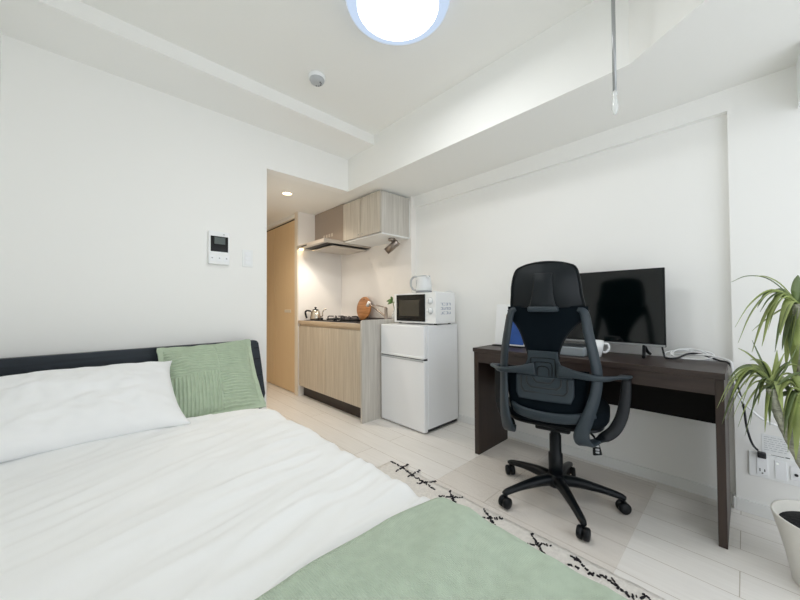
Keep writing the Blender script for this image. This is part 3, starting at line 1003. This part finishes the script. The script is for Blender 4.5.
# cables on the desk
z = .722
bm = nb()
e = px(735, 357, 0, 2.19)
tube(bm, [(2.20, .305, .775), (2.195, .298, .74), (2.18, .29, .722), (2.165, .265, z), (2.175, .235, z + .008), (2.20, .205, z + .026), (2.215, .165, z + .030), (2.20, .13, z + .022), (2.19, .09, z + .008), (2.17, .06, z + .004), (2.165, .046, .70), (2.18, .03, .62), (2.21, .012, .52), (2.25, .004, .42), (2.262, -.012, .345), (2.272, -.030, .315)], .0044, 8)
plug = obj('power_cord', bm, 'cable_k')
tag(plug, 'black power cord running from the television to the wall socket', 'cord')
bm = nb(); box(bm, (2.2625, -.056, .283), (2.2925, -.028, .308), .005)
obj('plug', bm, 'cable_k', plug)
bm = nb(); z2 = .729
tube(bm, [(2.21, .28, z2), (2.235, .25, z2 + .01), (2.22, .19, z2 + .014), (2.20, .13, z2 + .02), (2.17, .055, z2 + .006), (2.155, .045, .70), (2.16, .04, .64), (2.19, .02, .56), (2.24, -.05, .47), (2.27, -.14, .43), (2.28, -.24, .36), (2.285, -.3, .30)], .0046, 8)
tag(obj('white_cord', bm, 'cable_w'), 'white cord drooping from the desk end behind the plant', 'cord')
bm = nb()
for k, (r, tilt_, ph) in enumerate(((.085, .30, 0), (.070, .42, 1.2), (.095, .22, 2.4))):
    c0 = Vector((2.205, .185, z + .016 + .003 * k))
    pts = []
    for i in range(14):
        t = i * 2 * PI / 14
        pts.append(c0 + Vector((math.cos(t) * .022 + .006 * math.sin(2 * t + ph), math.sin(t) * r + .008 * k, max(-.014 - .003 * k + .002, math.cos(t) * r * tilt_ * .8 + .008 * math.sin(t + ph)))))
    tube(bm, pts + [pts[0]], .0034, 6, 4)
tag(obj('cable_bundle', bm, 'cable_w'), 'looped white cable bundle on the desk right of the television', 'cord')

# ------------------------------------------------------------------ wall fittings
ic = thing('intercom', 'white intercom panel with small black screen on the wall', 'intercom', (.648, YB, 1.41))
bm = nb(); box(bm, (-.066, -.028, -.112), (.066, 0, .115), .004); obj('case', bm, 'white_p', ic)
bm = nb(); box(bm, (-.055, -.0295, -.025), (.055, -.027, .082), .001, 1); sc_ = obj('display', bm, 'black_gloss', ic)
bm = nb(); box(bm, (-.032, -.0300, .028), (.036, -.0288, .075)); tag(obj('lit_area', bm, 'lcd', sc_), 'grey screen area')
for x in (-.045, 0, .045):
    bm = nb(); box(bm, (x - .016, -.0295, -.09), (x + .016, -.027, -.05), .001, 1); b_ = obj('button', bm, 'white_met', ic)
    bm = nb(); cyl(bm, (x, -.0298, -.07), (x, -.0292, -.07), .005, seg=12); obj('symbol', bm, 'ink', b_)
bm = nb(); cyl(bm, (.028, -.029, .097), (.028, -.0275, .097), .005, seg=14); obj('indicator', bm, 'grey_p', ic)
sw = thing('light_switch', 'white light switch right of the intercom', 'switch', (.842, YB, 1.36))
bm = nb(); box(bm, (-.037, -.008, -.064), (.037, 0, .064), .003); obj('plate', bm, 'white_p', sw)
for z0, z1 in ((-.048, -.018), (-.015, .015), (.018, .048)):
    bm = nb(); box(bm, (-.021, -.012, z0), (.021, -.007, z1), .0015, 1); obj('rocker', bm, 'white_met', sw)

ot = thing('wall_outlet', 'white wall outlet plate behind the potted plant', 'outlet', (XP, -.085, .24))
bm = nb(); box(bm, (-.008, -.085, -.055), (0, .085, .058), .002); obj('plate', bm, 'white_p', ot)
for y, z0, z1 in ((.042, -.04, .04), (-.015, -.042, .042), (-.06, -.03, .03)):
    bm = nb(); box(bm, (-.0105, y - .018, z0), (-.0075, y + .018, z1), .001, 1); m_ = obj('socket' if y > 0 else 'module', bm, 'white_met', ot)
    if y > 0:
        bm = nb()
        for zz in (-.018,):
            box(bm, (-.0112, y + .006, zz - .007), (-.0104, y + .009, zz + .007)); box(bm, (-.0112, y - .009, zz - .006), (-.0104, y - .006, zz + .006)); cyl(bm, (-.0112, y, zz - .014), (-.0104, y, zz - .014), .003, seg=10)
        obj('slot', bm, 'slot', m_)
    elif y < -.05:
        bm = nb(); cyl(bm, (-.013, y, -.005), (-.0104, y, -.005), .006, seg=14); obj('aerial_jack', bm, 'slot', m_)
    else:
        bm = nb(); cyl(bm, (-.0118, y + .010, .028), (-.0104, y + .010, .028), .003, seg=10); obj('pilot_light', bm, 'led', m_)
bm = nb(); box(bm, (XP - .001, -.128, .302), (XP, -.043, .39)); nt_ = tag(obj('notice_sticker', bm, 'paper'), 'pale notice sticker on the wall above the outlet plate', 'sticker')
bm = nb()
for r in range(7):
    zz = .378 - r * .010
    y = -.05
    while y > -.12:
        ln = random.uniform(.006, .02)
        box(bm, (XP - .0016, max(y - ln, -.122), zz), (XP - .0009, y, zz + .0018)); y -= ln + .004
obj('small_print', bm, 'ink', nt_)
bm = nb()
for y0, y1, z0, z1 in ((-.072, -.112, .2985, .3035), (-.115, -.128, .296, .3055)):
    box(bm, (XP - .0012, y1, z0 - .004), (XP, y0, z1 - .004))
tag(obj('model_tag', bm, 'slot'), 'tiny dark printed tag just above the outlet plate', 'sticker')

# air conditioner at the right edge
ac = thing('air_conditioner', 'white air conditioner end at upper right of the room', 'air conditioner', (XP, -.178, 1.875))
bm = nb()
o = [(0, 0), (-.14, 0), (-.185, .03), (-.205, .08), (-.205, .20), (-.19, .21), (0, .21)]
prism(bm, [(x, 0, z) for x, z in o], (0, -.78, 0)); obj('case', bm, 'white_p', ac)
bm = nb(); box(bm, (-.17, -.76, .004), (-.05, -.02, .010)); obj('louvre', bm, 'white_met', ac)

# ceiling fittings
cl = thing('ceiling_lamp', 'round glowing lamp on the white ceiling', 'lamp', (1.026, 1.085, ZC))
bm = nb(); lathe(bm, [(.232, 0), (.24, -.012), (.24, -.045), (.234, -.06), (.190, -.078), (.186, -.07), (.001, -.03)], (0, 0, 0), 64); obj('rim', bm, 'ring', cl)
bm = nb(); lathe(bm, [(.188, -.060), (.188, -.076), (.16, -.088), (.10, -.094), (.001, -.096)], (0, 0, 0), 64); obj('diffuser', bm, 'lamp', cl)
pl = bpy.data.lights.new('lamp_glow', 'AREA'); pl.shape = 'DISK'; pl.size = .36; pl.energy = 14; pl.color = (1, 1, .99)
po = bpy.data.objects.new('lamp_glow', pl); C.objects.link(po); po.parent = cl; po.location = (0, 0, -.10)
sm = thing('smoke_detector', 'small round white smoke detector on the ceiling', 'smoke detector', (1.03, 1.84, ZC))
bm = nb(); lathe(bm, [(.052, 0), (.053, -.006), (.05, -.02), (.046, -.022)], (0, 0, 0), 36); obj('base', bm, 'white_p', sm)
bm = nb(); lathe(bm, [(.046, -.020), (.046, -.028), (.038, -.042), (.02, -.046), (.001, -.046)], (0, 0, 0), 36); hs = obj('sensor_cap', bm, 'grey_p', sm)
bm = nb()
for k in range(5):
    a = -1.2 + k * .6
    cyl(bm, (math.cos(a) * .025, math.sin(a) * .025, -.0475), (math.cos(a) * .025, math.sin(a) * .025, -.044), .004, seg=8)
obj('vent', bm, 'slot', hs)
dl = thing('downlight', 'lit recessed downlight in the low corridor ceiling', 'lamp', (1.345, 2.965, ZS))
bm = nb(); lathe(bm, [(.052, 0), (.052, -.004), (.043, -.006), (.042, 0)], (0, 0, 0), 32); obj('trim_ring', bm, 'white_p', dl)
bm = nb(); lathe(bm, [(.042, -.001), (.03, -.004), (.001, -.005)], (0, 0, 0), 32); obj('lens', bm, 'warm', dl)
ls = bpy.data.lights.new('downlight_beam', 'SPOT'); ls.energy = 100; ls.color = (1, .89, .75); ls.spot_size = 2.5; ls.spot_blend = .8; ls.shadow_soft_size = .04
lo = bpy.data.objects.new('downlight_beam', ls); C.objects.link(lo); lo.parent = dl; lo.location = (0, 0, -.012)

rd = thing('hanging_rod', 'grey rod with clear plastic tip hanging from the ceiling', 'rod', (1.6, .362, ZC + .006))
bm = nb(); lathe(bm, [(.012, 0), (.012, -.004), (.007, -.012), (.005, -.02)], (0, 0, 0), 16); obj('ceiling_hook', bm, 'steel', rd)
bm = nb(); cyl(bm, (0, 0, -.015), (0, 0, -.565), .0075, seg=16); obj('rod', bm, 'silver', rd)
bm = nb(); lathe(bm, [(.007, -.56), (.010, -.575), (.006, -.59), (.009, -.61), (.012, -.64), (.006, -.662), (.001, -.665)], (0, 0, 0), 14); obj('tip', bm, 'clearp', rd)

# ------------------------------------------------------------------ office chair
ch = thing('office_chair', 'black high back office chair with grey frame at desk', 'chair', (1.748, .685, .0024), math.radians(13))
# star base
bm = nb(); lathe(bm, [(.001, .075), (.045, .075), (.052, .085), (.05, .115), (.036, .13), (.033, .135)], (0, 0, 0), 32); obj('base_hub', bm, 'chair_k', ch)
for k in range(5):
    a = math.radians(6 - 13 + 72 * k)
    u = Vector((math.cos(a), math.sin(a), 0)); s = Vector((-math.sin(a), math.cos(a), 0))
    bm = nb()
    ribbon(bm, [u * .03 + Vector((0, 0, .104)), u * .10 + Vector((0, 0, .104)), u * .20 + Vector((0, 0, .092)), u * .278 + Vector((0, 0, .076)), u * .302 + Vector((0, 0, .068))], [.055, .048, .036, .030, .020], [.05, .045, .032, .026, .018], s)
    lg = obj('base_leg', bm, 'chair_k', ch)
    bm = nb()
    c0 = u * .288
    cyl(bm, c0 + Vector((0, 0, .05)), c0 + Vector((0, 0, .075)), .009)
    roll = (s * .8 + u * .6).normalized() if k % 2 else (s * .9 - u * .3).normalized()
    cc = c0 + Vector((0, 0, .027)) + u * .004
    for sg in (-1, 1):
        lathe(bm, [(.001, .004), (.0268, .004), (.0268, .020), (.022, .025), (.001, .027)], cc, 24, 0, roll * sg)
    lathe(bm, [(.018, -.006), (.018, .006)], cc + Vector((0, 0, .006)), 16, 0, roll)
    obj('caster', bm, 'black', lg)
bm = nb(); lathe(bm, [(.034, .12), (.034, .235), (.028, .24), (.028, .33), (.023, .335), (.023, .40)], (0, 0, 0), 28); obj('gas_lift', bm, 'chair_k', ch)
bm = nb(); box(bm, (-.10, -.08, .375), (.12, .08, .42), .012, 3); obj('tilt_mechanism', bm, 'chair_k', ch)


def slab(bm, x0, x1, hw, z0, z1, p=4.0, n=48, crown=.012, mi=0):
    rings = []
    for t in (0, .12, .35, .65, .88, 1):
        k = 1 - .10 * (abs(t - .5) * 2) ** 3
        z = z0 + (z1 - z0) * t
        ring = []
        for i in range(n):
            a = 2 * PI * i / n
            c, s = math.cos(a), math.sin(a)
            ring.append(Vector(((x0 + x1) / 2 + math.copysign(abs(c) ** (2 / p), c) * (x1 - x0) / 2 * k, math.copysign(abs(s) ** (2 / p), s) * hw * k, z)))
        rings.append(ring)
    return loft(bm, rings)


bm = nb(); slab(bm, -.165, .28, .24, .425, .50); obj('seat', bm, 'seat', ch)
bm = nb(); slab(bm, -.15, .25, .22, .405, .432); obj('seat_pan', bm, 'chair_k', ch)


def bx(z):
    """back curve: distance behind the seat centre at height z"""
    return -.215 - .035 * max(0, (z - .62) / .4) ** 1.0 + .014 * math.exp(-((z - .66) / .12) ** 2)


# frame posts, cross bar, lower band
for sg in (1, -1):
    bm = nb()
    ribbon(bm, [(bx(.98) + .022, sg * .130, .980), (bx(.96) + .018, sg * .156, .962), (bx(.87), sg * .172, .87), (bx(.77), sg * .190, .77), (-.205, sg * .200, .68), (-.205, sg * (.20 if sg > 0 else .188), .59), (-.210, sg * (.198 if sg > 0 else .160), .50), (-.200, sg * (.19 if sg > 0 else .135), .42), (-.165, sg * (.186 if sg > 0 else .150), .372), (-.09, sg * .19, .368)],
           [.026, .036, .044, .046, .048, .054, .062, .066, .056, .036], [.018, .02, .022, .022, .022, .02, .02, .02, .018, .014],
           [(0, .1, 1), (.5, sg * .8, .3), (.7, sg * .7, 0), (.7, sg * .7, 0), (.7, sg * .7, 0), (.7, sg * .7, 0), (.65, sg * .75, 0), (.5, sg * .85, 0), (.1, sg, 0), (0, sg, 0)])
    obj('back_post', bm, 'chair_p', ch)
    # armrest: bar swinging out of the waist plate, then forward
    bm = nb()
    ribbon(bm, [(-.232, sg * .05, .700), (-.240, sg * .11, .694), (-.242, sg * .17, .687), (-.225, sg * .218, .682), (-.16, sg * .255, .676), (-.07, sg * .290, .668), (.0, sg * .306, .662), (.05, sg * .310, .655)],
           [.060, .036, .028, .024, .030, .044, .050, .036], [.016, .016, .016, .016, .014, .014, .012, .010],
           [(-.1, 0, 1), (-.1, 0, 1), (-.1, 0, 1), (-.3, sg * .2, 1), (-.5, sg * .8, .6), (-.2, sg, .1), (0, sg, 0), (0, sg, 0)])
    ar = obj('armrest', bm, 'chair_p', ch)
    bm = nb()
    ribbon(bm, [(.04, sg * .308, .655), (.055, sg * .308, .625), (.04, sg * .302, .55), (.005, sg * .286, .47), (-.03, sg * .255, .41), (-.055, sg * .215, .378), (-.095, sg * .19, .370)],
           [.03, .040, .046, .05, .05, .045, .03], [.010, .012, .012, .012, .014, .014, .012], (.25, sg, 0))
    tag(obj('arm_support', bm, 'chair_k', ar), 'black curved arm support')
bm = nb()
ribbon(bm, [(-.165, -.186, .515), (-.215, -.12, .492), (-.232, 0, .484), (-.215, .12, .492), (-.165, .186, .515)], .046, .016, (-.15, 0, 1))
obj('lower_band', bm, 'chair_p', ch)


def table(pts, z):
    for (z1, w1), (z2, w2) in zip(pts, pts[1:]):
        if z2 <= z <= z1:
            t = (z - z2) / (z1 - z2)
            t = t * t * (3 - 2 * t) * .35 + t * .65
            return w2 + (w1 - w2) * t
    return pts[0][1] if z > pts[0][0] else pts[-1][1]


def hourglass(z):
    return table([(.996, .172), (.955, .170), (.935, .152), (.91, .128), (.88, .108), (.85, .092), (.82, .081), (.78, .068), (.75, .064)], z)


YO = .016


def back_sheet(z0, z1, wf, n=24, dx=0.0):
    g = []
    for j in range(n + 1):
        z = z0 + (z1 - z0) * j / n
        wd = wf(z)
        yo = YO * max(0, min(1, (.95 - z) / .12))
        g.append([Vector((bx(z) + dx + .03 * (wd * (i / 12 - 1) / .2) ** 2, wd * (i / 12 - 1) + yo, z)) for i in range(25)])
    return g


bm = nb(); thick_sheet(bm, back_sheet(.74, .992, hourglass, 40), (.012, 0, 0)); bk = obj('back_mesh', bm, 'mesh', ch)
bm = nb()
for sg in (1, -1):
    tube(bm, [(bx(z) + .004 + .03 * (hourglass(z) / .2) ** 2, sg * hourglass(z) + YO * max(0, min(1, (.95 - z) / .12)), z) for z in (.975, .94, .90, .86, .82, .78, .745)], .0055, 8, 4)
tag(obj('mesh_edge', bm, 'chair_k', bk), 'smooth black edge of the mesh')
bm = nb(); thick_sheet(bm, back_sheet(.46, .70, lambda z: .150 + .035 * max(0, min(1, (z - .46) / .2))), (.01, 0, 0)); tag(obj('lumbar_mesh', bm, 'mesh', ch), 'lower black mesh')
bm = nb()


def hubw(z):
    return table([(.785, .064), (.75, .066), (.725, .074), (.705, .096), (.69, .118), (.66, .118)], z)


thick_sheet(bm, back_sheet(.662, .785, hubw, 24, -.012), (.012, 0, 0)); hub = obj('waist_plate', bm, 'chair_p', ch)


def u_groove(bm, hw, zt, zb, x_off, r=.004):
    pts = []
    for y, z in ((-hw, zt), (-hw, zb + .02), (-hw + .012, zb + .004), (-hw + .025, zb), (hw - .025, zb), (hw - .012, zb + .004), (hw, zb + .02), (hw, zt)):
        pts.append((bx(z) + x_off + .03 * (y / .2) ** 2, y + YO, z))
    tube(bm, pts, r, 6, 4)


# lumbar pad under the bar with concentric slots
bm = nb(); thick_sheet(bm, back_sheet(.552, .662, lambda z: .126 - .014 * max(0, (.58 - z) / .03), 14, -.014), (.012, 0, 0)); lum = obj('lumbar_pad', bm, 'chair_p', ch)
bm = nb()
for hw, zb in ((.045, .636), (.074, .612), (.100, .588)):
    u_groove(bm, hw, .660, zb, -.0145, .0042)
tag(obj('slot_line', bm, 'slot', lum), 'dark u-shaped slots')
bm = nb()
for hw, zt in ((.024, .712), (.038, .732), (.052, .752)):
    pts = [(bx(z) - .0125 + .03 * (y / .2) ** 2, y + YO, z) for y, z in ((-hw, .668), (-hw, zt - .012), (-hw + .012, zt), (hw - .012, zt), (hw, zt - .012), (hw, .668))]
    tube(bm, pts, .0026, 6, 4)
tag(obj('groove_line', bm, 'chair_k', hub), 'dark nested grooves')
# headrest
bm = nb()
HP = [(0, .157), (.10, .156), (.30, .149), (.50, .146), (.66, .141), (.78, .136), (.86, .131), (.92, .122), (.965, .108), (1.0, .080)]
g = []
for j in range(33):
    t = j / 32
    wd = 0
    for (t1, w1), (t2, w2) in zip(HP, HP[1:]):
        if t1 <= t <= t2:
            wd = w1 + (w2 - w1) * (t - t1) / (t2 - t1)
    xx = -.262 - .022 * math.sin(t * PI * .9) + .03 * (t - .3) ** 2
    row = []
    for i in range(25):
        y = wd * (i / 12 - 1)
        z = .986 + .200 * t
        if t > .9:
            z += .008 * (1 - (i / 12 - 1) ** 2) * (t - .9) / .1
        row.append(Vector((xx + .050 * (y / .16) ** 2, y + .001, z)))
    g.append(row)
thick_sheet(bm, g, (.028, 0, 0)); hr = obj('headrest', bm, 'head', ch)
edge = [r[0] for r in g] + g[-1][1:] + [r[-1] for r in g[::-1]][1:]
bm = nb(); tube(bm, edge[::2], .005, 6, 2); tag(obj('headrest_rim', bm, 'chair_k', hr), 'raised black rim')
bm = nb()
ribbon(bm, [(-.276, 0, 1.140), (-.290, 0, 1.10), (-.298, 0, 1.05), (-.302, 0, 1.01), (-.298, 0, .990)], [.078, .080, .086, .100, .112], [.012, .014, .016, .018, .018], (0, 1, 0)); obj('headrest_bracket', bm, 'head', ch)
bm = nb(); box(bm, (-.318, -.062, .968), (-.262, .062, .992), .009, 3); tag(obj('bracket_lip', bm, 'chair_p', ch), 'grey lip below the headrest')
# height lever with tag
bm = nb(); tube(bm, [(.02, -.06, .395), (.0, -.13, .385), (-.03, -.172, .368), (-.035, -.178, .345)], .005, 8); lv = obj('lever', bm, 'chair_k', ch)
bm = nb(); ribbon(bm, [(-.035, -.180, .352), (-.035, -.184, .32), (-.035, -.188, .285)], [.020, .032, .040], .016, (.45, -.9, 0)); lk = obj('lever_paddle', bm, 'black', lv)
bm = nb()
for zz in (.325, .308, .295):
    box(bm, (-.047, -.196, zz), (-.040, -.180, zz + .008), .001, 1)
tag(obj('lever_mark', bm, 'grey_p', lk), 'pale arrow marks')

# ------------------------------------------------------------------ potted plant
pp = thing('potted_plant', 'tall potted plant with arching strap leaves in white pot', 'plant', (1.87, -.205, 0))
bm = nb()
lathe(bm, [(.001, 0), (.098, 0), (.104, .006), (.118, .09), (.134, .16), (.152, .230), (.152, .236), (.145, .236), (.130, .19), (.001, .185)], (0, 0, 0), 56); obj('pot', bm, 'pot', pp)
bm = nb(); lathe(bm, [(.001, .206), (.08, .208), (.1335, .203), (.130, .195), (.001, .195)], (0, 0, 0), 40); obj('soil', bm, 'soil', pp)
B0 = Vector((1.87, -.205, 0))


def trunk(pts, r0, r1):
    bm = nb()
    P = spline(pts, 10)
    rings = []
    for i, p in enumerate(P):
        t = (P[min(i + 1, len(P) - 1)] - P[max(i - 1, 0)]).normalized()
        s, u = frame_from(t)
        r = (r0 + (r1 - r0) * i / (len(P) - 1)) * (1 + .06 * math.sin(i * 2.1))
        rings.append([Vector(p) - B0 + (s * math.cos(2 * PI * k / 14) + u * math.sin(2 * PI * k / 14)) * r * (1 + .05 * noise.noise(Vector((i * .7, k, 0)))) for k in range(14)])
    loft(bm, rings)
    return obj('trunk', bm, 'bark', pp)


trunk([(1.875, -.20, .20), (1.88, -.165, .34), (1.88, -.115, .48), (1.875, -.078, .60), (1.872, -.064, .68)], .019, .015)
trunk([(1.90, -.195, .20), (1.90, -.165, .45), (1.895, -.145, .70), (1.89, -.137, .88), (1.88, -.134, 1.0)], .020, .016)
trunk([(1.85, -.225, .20), (1.85, -.20, .40), (1.855, -.17, .60), (1.86, -.16, .69)], .018, .015)


def leaf(bm, base, tip, lift, wd, mi=0, twist=0.0):
    base, tip = Vector(base), Vector(tip)
    mid = base.lerp(tip, .38) + Vector((0, 0, lift))
    mid2 = base.lerp(tip, .72) + Vector((0, 0, lift * .82))
    P = spline([base, mid, mid2, tip], 6)
    n = len(P) - 1
    rows = []
    for i, p in enumerate(P):
        s = i / n
        t = (P[min(i + 1, n)] - P[max(i - 1, 0)]).normalized()
        up = Vector((0, 0, 1)) + Vector((-.4, .2, 0)) * .3
        sd = t.cross(up)
        if sd.length < .15:
            sd = t.cross(Vector((1, 0, 0)))
        sd = sd.normalized()
        sd = Matrix.Rotation(twist, 3, t) @ sd
        nn = sd.cross(t).normalized()
        w_ = wd * min(1, .55 + s * 1.6) * (1 - s ** 2.2) * .5 + .0006
        rows.append((p - B0, sd, nn, w_))
    top = [[p - sd * w_ + nn * w_ * .45, p, p + sd * w_ + nn * w_ * .45] for p, sd, nn, w_ in rows]
    thick_sheet(bm, top, (0.0, 0.0, -.0012), mi)


def rosette(base, leaves, extra, span, up, wd, seed):
    rnd = random.Random(seed)
    bm = nb()
    for tip, lift, wv in leaves:
        leaf(bm, base, tip, lift, wv, 0 if rnd.random() < .7 else 1, rnd.uniform(-.5, .5))
    for k in range(extra):
        a = math.radians(-43) + (k / max(1, extra - 1) - .5) * PI * .8 + rnd.uniform(-.15, .15)
        l = span * rnd.uniform(.7, 1.1)
        h = rnd.uniform(-.12, up)
        tip = Vector(base) + Vector((math.cos(a) * l, math.sin(a) * l, h))
        if tip.x > 2.27:
            tip.x = 2.27 - rnd.uniform(0, .03)
        leaf(bm, Vector(base) + Vector((0, 0, -rnd.uniform(0, .05))), tip, l * rnd.uniform(.25, .45), wd * rnd.uniform(.8, 1.15), 0 if rnd.random() < .65 else 1, rnd.uniform(-.5, .5))
    return obj('foliage', bm, ['leaf', 'leaf_d'], pp)


T = lambda x, y, X=1.85: px(x, y, 0, X)
A_ = px(797, 303, 0, 1.88)
B_ = px(773, 385, 0, 1.872)
C_ = px(800, 392, 0, 1.86)
rosette(A_, [(T(786, 368, 1.86), .02, .036), (T(795, 378, 1.86), .01, .038), (T(780, 335), .05, .030), (T(768, 330), .06, .018), (T(752, 352), .09, .018), (T(760, 312), .05, .016), (T(731, 282), .055, .012), (T(755, 276), .03, .010), (T(735, 327), .08, .026), (T(738, 343), .10, .024), (T(762, 346), .10, .022), (T(775, 352), .06, .022), (T(752, 331, 1.95), .01, .014), (T(798, 275), .01, .03), (T(782, 350), .0, .034), (T(790, 352), .0, .034), (T(798, 350), -.01, .034)], 9, .22, .04, .026, 3)
rosette(B_, [(T(758, 405), .05, .024), (T(750, 425), .08, .022), (T(770, 425), .04, .024), (T(745, 385), .05, .018), (T(792, 362), .02, .026), (T(752, 340), -.01, .016), (T(777, 350), -.02, .022), (T(760, 360), .02, .022), (T(738, 348), .02, .020), (T(717, 408), .10, .026), (T(722, 424, 1.87), .11, .022), (T(728, 380), .06, .020), (T(731, 398), .09, .022), (T(741, 408, 1.9), .07, .020), (T(750, 360, 1.9), .03, .018), (T(745, 436), .05, .018), (T(722, 402), .085, .024), (T(727, 420, 1.88), .09, .020), (T(733, 417), .06, .018), (T(738, 427, 1.9), .05, .016), (T(798, 345), -.02, .024), (T(785, 352), .0, .022), (T(800, 366), .03, .024), (T(783, 412), .05, .022), (T(765, 432), .04, .018)], 7, .17, .08, .020, 5)
rosette(C_, [(T(776, 385), .05, .022), (T(788, 452), .04, .026), (T(796, 460), .02, .026), (T(784, 436), .05, .022), (T(792, 420), .03, .028), (T(795, 372), .01, .024), (T(783, 420), .05, .024), (T(778, 400), .05, .022), (T(790, 440), .05, .024)], 8, .18, .14, .022, 8)
